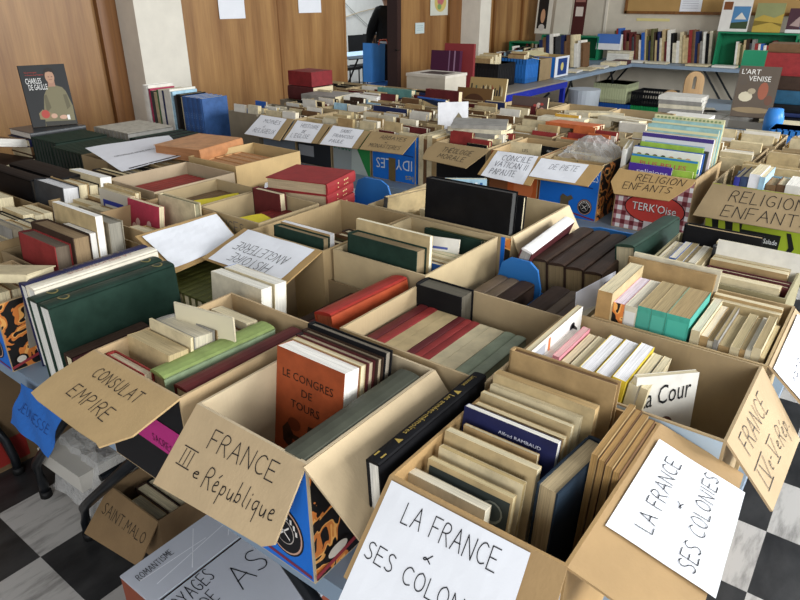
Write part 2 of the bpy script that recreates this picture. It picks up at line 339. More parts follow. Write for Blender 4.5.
def emit_book(b, mb_cover=None, mb_pages=None):
    """adds the geometry in local coordinates; mb_cover / mb_pages world if given"""
    t, w, h = b['dims']; hexs = PAL.get(b['color'], b['color']); cm = cover(hexs, b['rough']); pm = pages(b['pg']); sm = cover(PAL.get(b['spine'], b['spine']), b['rough']) if b['spine'] else cm
    c = MB(); p = MB()
    if b['kind'] == 'hb':
        ct = .0028; o = .004; x = t/2
        c.box((x-ct, -w/2, 0), (x, w/2, h), cm); c.box((-x, -w/2, 0), (-x+ct, w/2, h), cm)
        n = 5; pts = []
        for i in range(n+1):
            a = math.pi*i/n; pts.append((-x+ (1-math.cos(a))*x, -w/2-min(.006, t*.12)*math.sin(a)))
        top = [(px, py, h) for px, py in pts]; bot = [(px, py, 0) for px, py in pts]
        ins = [(x, -w/2+.003, h), (-x, -w/2+.003, h)]; inb = [(x, -w/2+.003, 0), (-x, -w/2+.003, 0)]
        v = top+ins+bot+inb; k = n+3
        c.add(v, [tuple(range(k-1, -1, -1)), tuple(range(k, 2*k))]+[(i, (i+1) % k, k+(i+1) % k, k+i) for i in range(k)], sm)
        p.box((-x+ct, -w/2+.003, o), (x-ct, w/2-o, h-o), pm)
    elif b['kind'] == 'slab':
        c.box((-t/2, -w/2, 0), (t/2, w/2, h), cm)
    else:
        ct = .0007; x = t/2
        c.box((x-ct, -w/2, 0), (x, w/2, h), cm); c.box((-x, -w/2, 0), (-x+ct, w/2, h), cm); c.box((-x, -w/2-.0008, 0), (x, -w/2, h), sm)
        p.box((-x+ct, -w/2, .0005), (x-ct, w/2-.0008, h-.0006), pm)
    return c, p
def face_map(dims, face):
    t, w, h = dims
    if face == 'front': return lambda u, v, e=0: Vector((t/2+e, -w/2+u*w, v*h))
    if face == 'back': return lambda u, v, e=0: Vector((-t/2-e, w/2-u*w, v*h))
    if face == 'spine': return lambda u, v, e=0: Vector((-t/2+u*t, -w/2-e-min(.006, t*.12)*math.sin(math.pi*max(0, min(1, u))), v*h))
    if face == 'spineflat': return lambda u, v, e=0: Vector((-t/2+u*t, -w/2-.0008-e, v*h))
def finish_books():
    # how much of each book the camera sees, by casting rays at everything built so far
    from mathutils.bvhtree import BVHTree
    V = []; F = []; own = []
    bpy.context.view_layer.update()
    for o in list(bpy.data.objects):
        if o.type != 'MESH' or o.name.startswith(('plastic_wrap', 'plastic_bag')): continue
        k = len(V); mw = o.matrix_world; V += [mw @ v.co for v in o.data.vertices]; F += [[i+k for i in p.vertices] for p in o.data.polygons]; own += [-1]*len(o.data.polygons)
    for bi, b in enumerate(BOOKS):
        k = len(V); V += [b['loc']+c for c in corners(b['dims'], b['R'])]
        F += [[k, k+1, k+3, k+2], [k+4, k+6, k+7, k+5], [k, k+4, k+5, k+1], [k+2, k+3, k+7, k+6], [k, k+2, k+6, k+4], [k+1, k+5, k+7, k+3]]; own += [bi]*6; b['hits'] = 0
    tree = BVHTree.FromPolygons(V, F); mr = camo.rotation_euler.to_matrix(); org = Vector((0, 0, CAMH))
    for py in range(1, 600, 2):
        for px in range(1, 800, 2):
            h = tree.ray_cast(org, mr @ Vector(((px-400)/642, (300-py)/642, -1)).normalized())
            if h[2] is not None and own[h[2]] >= 0: BOOKS[own[h[2]]]['hits'] += 1
    for b in BOOKS: b['a'] = b['hits']+.001+(1e6 if b['hits'] > 0 and (b['extra'] or b.get('label', '')[:1] == '!') else 0)
    print('VISIBLE books', sum(1 for b in BOOKS if b['hits'] > 0), 'cut', sorted([b['hits'] for b in BOOKS])[-300])
    vis = [b for b in BOOKS if b['a'] > 0]
    order = sorted(vis, key=lambda b: -b['a']); ind = order[:300]; rest = order[300:]
    idset = set(id(b) for b in ind)
    for b in BOOKS:
        if id(b) not in idset: continue
        c, p = emit_book(b)
        M = Matrix.Translation(b['loc']) @ b['R'].to_4x4()
        o = c.build(b['name'], origin=(0, 0, 0)); o.matrix_world = M
        lab = b['label'].lstrip('!'); tag(o, lab, 'book', b['group'])
        if p.v:
            q = p.build('pages', origin=(0, 0, 0)); q.parent = o
        if b['extra']:
            e = MB(); b['extra'](e, b['dims'])
            if e.v: q = e.build('cover_print', origin=(0, 0, 0)); q.parent = o
    if rest:
        S = MB()
        for b in rest:
            c, p = emit_book(b)
            for part in (c, p):
                o = len(S.v); S.v += [b['loc']+b['R'] @ v for v in part.v]
                ids = [S.mi(m) for m in part.mats]
                for f, m in zip(part.f, part.m): S.f.append([i+o for i in f]); S.m.append(ids[m])
        o = S.build('books', origin=(0, 0, 0)); tag(o, 'the mass of smaller distant books packed in the far boxes and on the back tables', 'books', kind='stuff')
    for _o in bpy.data.objects:
        if _o.get("label") and len(_o["label"].split())>16: print("LONG", _o["label"])
    print('BOOKS total', len(BOOKS), 'individual', len(ind), 'stuff', len(rest))
SIZEW = lambda t: 'thin ' if t < .014 else ('thick ' if t > .034 else '')
KIND = {'pb': 'paperback', 'hb': 'hardback', 'slab': 'volume'}
def row(specs, place, axis, start, cross, z, mode, lean=0, end='front', group=None, note='', jitter=0, seed=0, gap=.0006, count0=0):
    """packs books side by side along axis; specs = (colour, t, w, h, kind[, opts])"""
    rr = random.Random(seed); pos = start; n = len(specs); group = group or 'books in the '+place
    for i, s in enumerate(specs):
        col, t, w, h, kind = s[:5]; opt = dict(s[5]) if len(s) > 5 else {}
        ext = t/math.cos(R(lean))+gap
        Rm = Rot(mode, R(lean)); cs = corners((t, w, h), Rm); k = 0 if axis == 'x' else 1
        # position so that the lower edge follows the slot
        lo_c = [c[k] for c in cs if c.z < min(q.z for q in cs)+abs(t*math.sin(R(lean)))+1e-6] if abs(lean) > .1 else [c[k] for c in cs]
        a = min(c[k] for c in cs); b_ = max(c[k] for c in cs); cen = (a+b_)/2; base = min(lo_c)
        cc = pos - base + cen
        cr = cross + rr.uniform(-jitter, jitter) + opt.pop('dc', 0)
        dz = opt.pop('dz', 0); ordn = (n-1-i if end == 'left' else i)+count0
        desc = '%s%s %s' % (SIZEW(t), col if col in PAL else 'printed', KIND[kind])
        lab = opt.pop('label', None) or ('%s, %s from %s, %s, %s' % (desc, ORD[ordn], end, note.strip(), place) if note else '%s, %s from the %s in the %s' % (desc, ORD[ordn], end, place))
        pos += ext
        yaw = opt.pop('yaw', 0)
        if axis == 'x': book(col, (t, w, h), cc, cr, z+dz, mode, lean, yaw, lab, kind, group=group, **opt)
        else: book(col, (t, w, h), cr, cc, z+dz, mode, lean, yaw, lab, kind, group=group, **opt)
    return pos
def rnd(n, pal, t, w, h, seed, kinds=('pb', 'pb', 'hb'), limit=None):
    rr = random.Random(seed); out = []; tot = 0
    for i in range(n):
        tt = rr.uniform(*t)
        if limit and tot+tt+.0006 > limit: break
        tot += tt+.0006
        pg = rr.choice(['cbbb92', 'b8a67c', 'ddd2b8', 'b09c72', 'd8d0bc', 'a8946a'])
        out.append((rr.choice(pal), tt, rr.uniform(*w), rr.uniform(*h), rr.choice(kinds), {'pg': pg}))
    return out
# ---------------------------------------------------------------- cardboard boxes
TZ = .74
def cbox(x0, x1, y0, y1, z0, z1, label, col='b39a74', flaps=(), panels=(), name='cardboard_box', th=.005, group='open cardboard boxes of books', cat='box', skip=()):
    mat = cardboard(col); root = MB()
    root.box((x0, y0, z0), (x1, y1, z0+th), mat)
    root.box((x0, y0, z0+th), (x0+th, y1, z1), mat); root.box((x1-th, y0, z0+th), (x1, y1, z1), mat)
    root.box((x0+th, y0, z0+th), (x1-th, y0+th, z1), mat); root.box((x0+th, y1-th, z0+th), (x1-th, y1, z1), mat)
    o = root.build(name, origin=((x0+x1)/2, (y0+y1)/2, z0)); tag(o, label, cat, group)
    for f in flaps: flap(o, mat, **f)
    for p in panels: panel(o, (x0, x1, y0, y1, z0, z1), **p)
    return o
def flap(parent, mat, q, text=(), paper_uv=None, papercol='eceef2', t=.004, seed=3, inkmat=M_INK, col=None, flip=False, lw=.0022, amp=.002, cut=None, namep='paper_sign'):
    """q = hinge left, hinge right, outer right, outer left as read from outside (tl,tr,br,bl)"""
    m = cardboard(col) if col else mat; mb = MB(); q = [Vector(p) for p in q]
    pn = (q[1]-q[0]).cross((q[2]+q[3])/2-q[0]).normalized()
    q[2] = q[2]-pn*(q[2]-q[0]).dot(pn); q[3] = q[3]-pn*(q[3]-q[0]).dot(pn); mf = quadmap(q)
    prof = cut or [(0,0),(1,0),(1,1),(0,1)]
    nn = (Vector(mf(.5,.5,1))-Vector(mf(.5,.5,0))).normalized()
    mb.prism([mf(u, v, 0) for u, v in prof], nn, t, m)
    fo = mb.build('flap', parent)
    if paper_uv:
        u0, v0, u1, v1 = paper_uv; pm, m2 = sheet(mf, u0, v0, u1, v1, paper(papercol), seed, amp)
        for tx in text: ink(pm, m2, *tx[:4], mat=inkmat, lw=lw, seed=seed)
        pm.build(namep, fo)
    elif text:
        im = MB()
        for tx in text: ink(im, mf, *tx[:4], mat=inkmat, lw=lw, seed=seed)
        im.build('handwriting', fo)
    return fo
def panel(parent, b, side, draw, mat, inset=.001, name='printed_side'):
    x0, x1, y0, y1, z0, z1 = b; e = .0008
    if side == 'front': q = [(x0-e, y1, z1), (x0-e, y0, z1), (x0-e, y0, z0), (x0-e, y1, z0)]
    if side == 'right': q = [(x0, y0-e, z1), (x1, y0-e, z1), (x1, y0-e, z0), (x0, y0-e, z0)]
    mf = quadmap(q); mb = MB()
    i_ = .012; mb.prism([mf(i_, i_, 0), mf(1-i_, i_, 0), mf(1-i_, 1-i_, 0), mf(i_, 1-i_, 0)], Vector(mf(.5,.5,1))-Vector(mf(.5,.5,0)), .0006, mat)
    if draw: draw(mb, mf)
    mb.build(name, parent)
#@@SETTING
# ---------------------------------------------------------------- the setting
WY = 5.3; WX = 10.8
def sbox(name, boxes, mat, bevel=0):
    m = MB()
    for lo, hi in boxes: m.box(lo, hi, mat)
    return struct(m.build(name))
m = MB(); m.box((-2.5, -4, -.05), (14, 9.6, 0), checker_floor()); struct(m.build('floor', origin=(0, 0, 0)))
WALLM = flat('cfc6b4', .8)
M_PILL = flat('e2dccd', .85)
# wood wall with the doorway (x 5.95 - 6.98)
sbox('wall_left', [((-2.5, WY, 0), (5.95, WY+.1, 2.9)), ((6.98, WY, 0), (WX, WY+.1, 2.9)), ((5.95, WY, 2.1), (6.98, WY+.1, 2.9))], M_PANEL)
for n, (a, b, d) in enumerate([(2.98, 3.14, .05), (4.925, 4.94, .004), (8.05, 8.34, .05), (9.3, 9.35, .03), (10.2, 10.26, .03)]):
    sbox('trim_%d' % (n+1), [((a, WY-d, 0), (b, WY, 2.9))], M_TRIM)
sbox('trim_6', [((3.14, 5.0, 0), (3.58, WY, 2.9))], M_PILL)
sbox('trim_7', [((8.34, 4.95, 0), (8.63, WY, 2.9))], M_PILL)
sbox('wall_back', [((WX, -4, 0), (WX+.1, WY+.1, 2.9))], WALLM)
sbox('trim_8', [((WX-.02, 4.09, 0), (WX, 4.13, 2.9))], flat('ded6c6', .6))
# door: dark jambs and an open leaf swung into the room beyond
dj = flat('3a2723', .4)
d = MB(); d.box((6.90, WY-.02, 0), (6.98, WY+.14, 2.1), dj); d.box((5.93, WY-.005, 0), (5.96, WY+.12, 2.1), M_PANEL); d.box((5.93, WY-.02, 2.08), (6.98, WY+.14, 2.14), dj)
do = struct(d.build('door_1'))
h = MB(); h.tube([(6.86, WY-.02, 1.02), (6.86, WY-.07, 1.02), (6.80, WY-.08, 1.02)], .01, flat('2a2222', .3, .8)); h.build('door_handle', do)
# room beyond
WH2 = flat('d8dbd8', .8)
sbox('wall_far_room', [((3.5, 9.4, 0), (14, 9.5, 2.9))], WH2)
# cork board on the back wall
r_ = MB(); r_.box((WX-.02, .3, 1.42), (WX-.001, 3.78, 2.5), flat('b08d58', .9)); cb = tag(r_.build('cork_board'), 'wide tan cork notice board hung on the back wall', 'notice board')
fr = MB()
for lo, hi in [((WX-.035, .28, 1.39), (WX, 3.81, 1.43)), ((WX-.035, .28, 2.5), (WX, 3.81, 2.54)), ((WX-.035, 3.78, 1.39), (WX, 3.82, 2.54)), ((WX-.035, .26, 1.39), (WX, .3, 2.54))]: fr.box(lo, hi, M_TRIM)
fr.build('frame', cb)
def wall_sheet(name, q, label, cat='paper', draw=None, hexs='eceef2', t=.001):
    mf = quadmap(q); mb, m2 = sheet(mf, 0, 0, 1, 1, paper(hexs), 4, .002, 6, 6)
    if draw: draw(mb, m2)
    return tag(mb.build(name, origin=q[3]), label, cat)
X_ = WX-.022
wall_sheet('paper_notice', [(X_, 3.0, 1.62), (X_, 2.7, 1.62), (X_, 2.7, 1.41), (X_, 3.0, 1.41)], 'white sheet of paper pinned at the foot of the cork board', draw=lambda mb, m2: [patch(mb, m2, [(.1, y), (.85, y), (.85, y+.02), (.1, y+.02)], flat('9a9aa6')) for y in (.3, .45, .6, .75)])
Y_ = WY-.006
wall_sheet('paper_notice', [(4.19, Y_, 1.74), (4.5, Y_, 1.74), (4.5, Y_, 1.435), (4.19, Y_, 1.435)], 'blank white sheet on the wood wall between the near pillar and the panel seam')
wall_sheet('paper_notice', [(5.22, Y_, 1.75), (5.56, Y_, 1.75), (5.56, Y_, 1.47), (5.22, Y_, 1.47)], 'blank white sheet on the wood wall just left of the doorway')
wall_sheet('drawing', [(7.63, Y_, 1.75), (8.1, Y_, 1.75), (8.1, Y_, 1.40), (7.63, Y_, 1.40)], 'childlike colour drawing of a figure taped between doorway and far pillar', 'drawing',
    draw=lambda mb, m2: [patch(mb, m2, disc_uv(.5, .45, .3, .33), flat('c9b56a')), patch(mb, m2, disc_uv(.5, .55, .17, .2), flat('b86a6a'), .0016), patch(mb, m2, disc_uv(.45, .3, .1, .1), flat('7f9a60'), .0022)], hexs='cfcfc0')
wall_sheet('paper_note', [(7.3, Y_, 1.32), (7.5, Y_, 1.32), (7.5, Y_, 1.19), (7.3, Y_, 1.19)], 'small pale note taped on the wood beside the door handle side', hexs='c8d4d0',
    draw=lambda mb, m2: [patch(mb, m2, [(.15, y), (.85, y), (.85, y+.03), (.15, y+.03)], flat('7a9aa0')) for y in (.3, .5, .7)])
wall_sheet('paper_strip', [(X_+.02, 3.62, 1.33), (X_+.02, 3.12, 1.33), (X_+.02, 3.12, 1.29), (X_+.02, 3.62, 1.29)], 'long narrow yellow strip stuck below the cork board', hexs='dccf8e')
# ---------------------------------------------------------------- tables
def table(x0, x1, y0, y1, label, top=None, edge=None, legs='fold', z=.74, name='folding_table', th=.045, legm=None, dirx=False):
    top = top or M_TABLE; mb = MB(); mb.box((x0, y0, z-th), (x1, y1, z), top)
    o = mb.build(name, origin=((x0+x1)/2, (y0+y1)/2, 0)); tag(o, label, 'table', 'folding tables')
    legm = legm or M_BLACKMETAL
    if legs == 'fold':
        for yy, s in ((y0+.25, 1), (y1-.25, -1)) if not dirx else ((x0+.25, 1), (x1-.25, -1)):
            for xx in ((x0+.09, x1-.09) if not dirx else (y0+.09, y1-.09)):
                l = MB(); P = (lambda a, b, c: (a, b, c)) if not dirx else (lambda a, b, c: (b, a, c))
                l.tube([P(xx, yy+s*.35, z-th), P(xx, yy+s*.06, z*.42), P(xx, yy+s*.005, z*.34), P(xx, yy, z*.26), P(xx, yy, .012)], .014, legm)
                l.tube([P(xx, yy, .03), P(xx, yy, 0)], .017, flat('151515', .6)); l.build('leg', o)
            c = MB(); P = (lambda a, b, c: (a, b, c)) if not dirx else (lambda a, b, c: (b, a, c))
            a0, a1 = (x0+.09, x1-.09) if not dirx else (y0+.09, y1-.09)
            c.tube([P(a0, yy, .2), P(a1, yy, .2)], .01, legm); c.build('crossbar', o)
    elif legs == 'sq':
        for xx in (x0+.03, x1-.03):
            for yy in (y0+.03, y1-.03):
                l = MB(); l.box((xx-.025, yy-.025, 0), (xx+.025, yy+.025, z-th), legm); l.build('leg', o)
    return o
# first island: two rows of folding tables back to back
t1 = table(.54, 1.295, .06, 1.50, 'grey-blue folding table under the CONSULAT, third Republic and colonies boxes', legs='none_', z=.74)
for (yf, yt) in ((1.78, 1.18), (.3, .95)):
    for xx in (.665, 1.2):
        l = MB(); s = 1 if yf > yt else -1
        l.tube([(xx-.025, yt, .70), (xx-.025, yt+(yf-yt)*.64, .33), (xx-.025, yt+(yf-yt)*.85, .21), (xx-.025, yt+(yf-yt)*.95, .15), (xx-.02, yf, .07), (xx-.02, yf, .01)], .016, M_BLACKMETAL, 14)
        l.tube([(xx-.02, yf, .025), (xx-.02, yf, 0)], .02, flat('151515', .6), 14); l.build('leg', t1, smooth=True)
    c = MB(); c.tube([(.655, yt+(yf-yt)*.72, .33), (1.19, yt+(yf-yt)*.72, .33)], .011, M_BLACKMETAL); c.build('crossbar', t1)
t2 = table(.54, 1.295, 1.505, 2.70, 'grey-blue folding table at the left, carrying old bound volumes', legs='none_')
for (yf, yt) in ((2.09, 1.515), (2.3, 2.6)):
    for xx in (.655, 1.2):
        l = MB(); l.tube([(xx-.02, yt, .70), (xx-.02, yt+(yf-yt)*.65, .33), (xx-.02, yt+(yf-yt)*.88, .20), (xx-.01, yt+(yf-yt)*.97, .15), (xx, yf, .07), (xx, yf, .01)], .016, M_BLACKMETAL, 14)
        l.tube([(xx, yf, .025), (xx, yf, 0)], .02, flat('151515', .6), 14); l.build('leg', t2, smooth=True)
table(1.30, 2.06, .06, 1.50, 'grey-blue folding table behind the front one, under the dark bound volumes')
table(1.30, 2.06, 1.505, 2.95, 'grey-blue folding table under the boxes of red books')
table(1.30, 2.40, 2.955, 4.25, 'grey-blue folding table by the wood wall under dark green volumes')
table(2.53, 3.29, -.45, 1.10, 'grey-blue folding table under the RELIGION ENFANTS boxes')
table(2.53, 3.29, 1.105, 2.55, 'grey-blue folding table under the CONCILE and THEOLOGIE boxes')
table(2.53, 3.29, 2.555, 4.05, 'grey-blue folding table under the HISTOIRE DE L\'EGLISE box')
table(3.295, 4.20, -.45, 1.10, 'grey-blue folding table under the rear right boxes of the second island')
table(3.295, 4.20, 1.105, 2.55, 'grey-blue folding table under the rear middle boxes of the second island')
table(3.295, 4.60, 2.555, 4.30, 'grey-blue folding table under the rear boxes nearest the doorway')
M_BLUEFR = flat('1b2a9a', .35)
tb = table(5.95, 7.48, 3.22, 4.05, 'desk with a bright blue steel frame under black and blue crates', top=flat('8d8578', .5), name='blue_frame_table', th=.02, legs='sq', legm=M_BLUEFR)
fm = MB()
for lo, hi in [((5.95, 3.21, .66), (7.48, 3.25, .725)), ((5.95, 4.02, .66), (7.48, 4.06, .725)), ((5.94, 3.22, .66), (5.98, 4.05, .725)), ((7.45, 3.22, .66), (7.49, 4.05, .725))]: fm.box(lo, hi, M_BLUEFR)
fm.build('frame_rail', tb)
bt = MB(); bt.tube([(6.1, 3.35, .03), (6.55, 3.35, .35), (7.3, 3.35, .6)], .015, M_BLACKMETAL); bt.tube([(6.55, 3.35, .35), (7.2, 3.35, .03)], .015, M_BLACKMETAL); bt.build('brace', tb)
table(7.50, 10.02, 3.33, 4.15, 'long pale folding table along the wood wall end by the green shelf', dirx=True)
table(10.03, 10.75, 1.75, 4.15, 'folding table against the back wall under the long row of books')
table(10.03, 10.75, -.6, 1.74, 'folding table against the back wall under the green shelf unit')
table(4.60, 6.9, -.4, 1.6, 'folding table carrying magazines and the large art book')
# ---------------------------------------------------------------- far objects
BW = 'ded9c8'
def bookcase(label, x, y0, y1, z0, z1, d, green='1f7d55'):
    g = flat(green, .45); mb = MB(); s = .02
    mb.box((x, y0, z0), (x+d, y0+s, z1), g); mb.box((x, y1-s, z0), (x+d, y1, z1), g); mb.box((x, y0+s, z1-s), (x+d, y1-s, z1), g); mb.box((x, y0+s, z0), (x+d, y1-s, z0+s), g); mb.box((x+d-s, y0+s, z0+s), (x+d, y1-s, z1-s), g)
    return tag(mb.build('book_shelf', origin=(x, y0, z0)), label, 'shelf', 'green book shelves')
FARPAL = ['black','dark grey','cream','white','dark blue','brown','red','grey','dark red','beige','navy','ivory','dark brown','olive','blue','white']
# the long row on the back wall
sp = rnd(60, FARPAL, (.022, .05), (.19, .22), (.27, .46), 5)
row(sp[:37], 'long row under the cork board', 'y', 2.34, 10.5, .745, 'fy', lean=-7, end='left', seed=3)
for i, c in enumerate(('white', 'white', 'white', 'ivory')):
    book(c, (.035, .2, .34), 10.30, 3.62, .745+i*.036, 'flat', 0, 0, 'flat white volume, %s from the bottom of the pile left of the long row' % ORD[i], 'hb')
for i, (x, y, c) in enumerate([(10.18, 3.02, 'ivory'), (10.2, 3.35, 'white'), (10.16, 2.45, 'cream'), (10.17, 2.1, 'white')]):
    book(c, (.025, .2, .3), x, y, .745, 'flat', 0, 0, '%s magazine lying before the long row, %s from the left' % (c, ORD[i]), 'pb')
sh = bookcase('green shelf unit of books at the right of the back wall', 10.3, 1.32, 2.30, .745, 1.19, .3)
row(rnd(26, FARPAL, (.025, .045), (.17, .2), (.25, .34), 8)[:18], 'green shelf unit on the back wall', 'y', 1.42, 10.45, .77, 'fy', lean=-5, end='left', seed=4)
sh = bookcase('green shelf unit at the right edge of the back wall', 10.3, .3, 1.30, .745, 1.12, .3)
row(rnd(30, FARPAL, (.025, .045), (.17, .2), (.25, .32), 9)[:22], 'green shelf at the right edge', 'y', .4, 10.45, .77, 'fy', lean=4, end='left', seed=4)
def display(name, q, label, draw, hexs, cat='book', t=.02):
    mf = quadmap(q); mb = MB(); n = Vector(mf(0, 0, 1))-Vector(mf(0, 0, 0))
    mb.prism([mf(0, 0), mf(1, 0), mf(1, 1), mf(0, 1)], n, t, flat(hexs)); o = tag(mb.build(name, origin=q[3]), label, cat)
    if draw:
        e = MB(); draw(e, mf); e.build('cover_print', o)
    return o
def vq(x, y0, y1, z0, z1, lean=.06): return [(x+lean, y0, z1), (x+lean, y1, z1), (x, y1, z0), (x, y0, z0)]
P = lambda mb, mf, pts, h, e=.001: patch(mb, mf, pts, flat(h), e)
display('displayed_book', vq(10.36, 2.33, 1.96, 1.195, 1.63), 'white displayed book with brown and blue pictures, leftmost on the green shelf', lambda e, f: (P(e, f, [(.05, .62), (.35, .62), (.35, .85), (.05, .85)], '7a4a2a'), P(e, f, [(.4, .08), (.97, .08), (.97, .72), (.4, .72)], '4f7fa8'), P(e, f, [(.4, .08), (.97, .08), (.97, .3), (.4, .25)], '3b4a30', .002), P(e, f, [(.5, .35), (.9, .35), (.7, .55)], 'd8d4c8', .003)), 'dedad2')
display('displayed_book', vq(10.36, 1.90, 1.56, 1.195, 1.55), 'displayed book with an ochre landscape cover on the green shelf', lambda e, f: (P(e, f, [(0, .45), (.3, .6), (.7, .5), (1, .65), (1, 1), (0, 1)], '8c8f62'), P(e, f, [(0, .2), (.6, .35), (1, .2), (1, .3), (0, .4)], '7c6a2c', .002)), 'b59a45')
display('displayed_book', vq(10.36, 1.50, 1.16, 1.195, 1.49), 'displayed book with a dark red and blue cover, rightmost on the green shelf', lambda e, f: (P(e, f, [(0, 0), (1, 0), (1, .14), (0, .14)], 'd8d6d2'), P(e, f, [(.45, .2), (.95, .2), (.95, .95), (.7, .9)], '4f6a94'), P(e, f, [(.1, .3), (.45, .25), (.4, .7)], 'a8908a')), '4c3038')
# green shelf at the corner with posters on top
bookcase('low green shelf standing at the corner end of the long pale table', 9.6, 4.18, 5.15, .745, 1.0, .3)
bookcase('green shelf with a white label beside the corner shelf', 10.2, 3.95, 4.9, .745, 1.08, .25)
row(rnd(30, FARPAL, (.02, .04), (.17, .2), (.2, .24), 18)[:20], 'low green corner shelf', 'y', 4.25, 9.7, .77, 'fy', end='left', seed=4)
display('poster', vq(10.3, 5.08, 4.82, 1.09, 1.70, .05), 'white poster with a dark portrait photo on the green corner shelf', lambda e, f: (P(e, f, [(.1, .12), (.75, .12), (.75, .9), (.1, .9)], '23201e'), P(e, f, disc_uv(.45, .42, .15, .17), 'c79a78', .002), P(e, f, disc_uv(.42, .15, .2, .08), 'c8c4bc', .002)), 'd9d4c6', 'poster', .01)
display('poster', vq(10.3, 4.76, 4.5, 1.09, 1.75, .05), 'plain cream poster beside the portrait poster', lambda e, f: P(e, f, [(.1, .93), (.9, .93), (.9, .95), (.1, .95)], '9a948a'), 'd6d0c0', 'poster', .01)
display('poster', vq(10.3, 4.46, 4.26, 1.09, 1.75, .05), 'dark red poster, right one of the three on the green corner shelf', lambda e, f: (P(e, f, [(.2, .4), (.8, .4), (.8, .6), (.2, .6)], 'd8ccc0'), P(e, f, [(.1, .7), (.9, .7), (.9, .85), (.1, .85)], '9a6a60')), '4a2220', 'poster', .01)
display('blue_card', vq(10.2, 3.98, 3.62, .9, 1.12, .02), 'blue and white card box standing behind books at the room corner', lambda e, f: P(e, f, [(0, .4), (1, .4), (1, 1), (0, 1)], '4a72b8'), 'dedede', 'box', .08)
row(rnd(20, ['white','dark blue','cream','white','brown','red','dark grey','dark blue','brown','black'], (.03, .06), (.2, .24), (.3, .42), 28)[:14], 'row standing on the long pale table', 'y', 3.62, 9.0, .745, 'fy', lean=-5, end='left', seed=7)
for i, (x, y, c) in enumerate([(8.0, 3.6, 'ivory'), (8.35, 3.55, 'white'), (8.7, 3.5, 'cream'), (9.1, 3.48, 'white'), (9.5, 3.46, 'ivory'), (9.8, 3.42, 'maroon')]):
    book(c, (.05 if i > 3 else .02, .22, .3), x, y, .745, 'flaty', 0, 8, '%s magazine on the long pale table edge, %s from the near end' % (c, ORD[i]), 'pb')
# crates on the blue frame table
def crate(x0, x1, y0, y1, z0, z1, hexs, label, slots=True, open_front=None, name='plastic_crate'):
    m_ = flat(hexs, .4); mb = MB(); th = .008
    mb.box((x0, y0, z0), (x1, y1, z0+th), m_)
    def wall(a, b, c, d_):
        n = max(4, int(math.hypot(b[0]-a[0], b[1]-a[1])/.035)); A = Vector((*a, 0)); B = Vector((*b, 0)); dr = (B-A); nrm = Vector((-dr.y, dr.x, 0)).normalized()*th
        for (za, zb) in ((z0, z0+(z1-z0)*.2), (z0+(z1-z0)*.78, z1)):
            q = [A+Vector((0,0,zb)), B+Vector((0,0,zb)), B+Vector((0,0,za)), A+Vector((0,0,za))]; mb.prism(q, nrm.normalized(), th, m_)
        for i in range(n+1):
            p = A+dr*(i/n); w = dr.normalized()*.005
            q = [p-w+Vector((0,0,z1)), p+w+Vector((0,0,z1)), p+w+Vector((0,0,z0)), p-w+Vector((0,0,z0))]; mb.prism(q, nrm.normalized(), th, m_)
        if not slots:
            q = [A+Vector((0,0,z1)), B+Vector((0,0,z1)), B+Vector((0,0,z0)), A+Vector((0,0,z0))]; mb.prism(q, nrm.normalized(), th*.6, m_)
    wall((x0, y0), (x1, y0), 0, 0); wall((x1, y0), (x1, y1), 0, 0); wall((x1, y1), (x0, y1), 0, 0); wall((x0, y1), (x0, y0), 0, 0)
    return tag(mb.build(name, origin=((x0+x1)/2, (y0+y1)/2, z0)), label, 'crate', 'plastic crates')
crate(6.35, 6.72, 3.52, 3.98, .745, .98, '1c1c1e', 'black slatted crate of loose papers on the blue-framed desk', slots=False)
crate(6.85, 7.15, 3.45, 3.75, .745, 1.0, '2f6fb8', 'blue slatted crate beside the black crate on the blue-framed desk', slots=False)
row([('tan', .03, .2, .27, 'pb', {}), ('beige', .04, .2, .29, 'hb'), ('brown', .03, .2, .25, 'hb'), ('cream', .05, .2, .30, 'pb'), ('tan', .03, .2, .28, 'pb'), ('beige', .05, .2, .31, 'pb')], 'black slatted crate', 'x', 6.38, 3.74, .755, 'fx', 3, seed=2)
row([('tan', .03, .2, .28, 'pb'), ('brown', .04, .2, .29, 'hb'), ('beige', .05, .2, .31, 'pb'), ('cream', .03, .15, .27, 'pb')], 'blue slatted crate', 'x', 6.88, 3.6, .755, 'fx', 3, seed=2)
pb_ = cbox(7.15, 7.45, 3.42, 3.85, .745, .98, 'black printed box with a lifted cream flap beside the blue crate', col='8f7a58',
    flaps=[dict(q=[(7.15, 3.85, .98), (7.15, 3.42, .98), (6.98, 3.45, 1.0), (6.98, 3.85, 1.02)], col='cfc39c')],
    panels=[dict(side='front', mat=flat('1a1a1a'), draw=lambda mb, mf: [patch(mb, mf, [(a, .3), (a+.08, .7), (a+.12, .3)], flat('a8a8a0'), .0012) for a in (.1, .3, .5, .7)])])
cbox(7.55, 7.95, 3.42, 3.70, .745, .98, 'bright blue printed box with cream flaps on the long pale table', col='a8905f',
    flaps=[dict(q=[(7.55, 3.70, .98), (7.95, 3.70, .98), (7.97, 3.9, 1.03), (7.52, 3.9, 1.0)], col='d8cfa0')],
    panels=[dict(side='front', mat=flat('1f6fc8'), draw=None), dict(side='right', mat=flat('d9dde4'), draw=lambda mb, mf: (patch(mb, mf, [(.2, .1), (.85, .1), (.85, .9), (.2, .9)], flat('1c3a78'), .0012), patch(mb, mf, disc_uv(.5, .5, .1, .2), flat('c8b870'), .002)))])
row(rnd(16, ['dark grey', 'white', 'red', 'pale blue', 'cream', 'dark red', 'black', 'white'], (.02, .05), (.15, .2), (.2, .27), 77)[:14], 'heap behind the black and blue crates', 'y', 3.85, 7.9, .745, 'fy', lean=-4, end='left', seed=3)
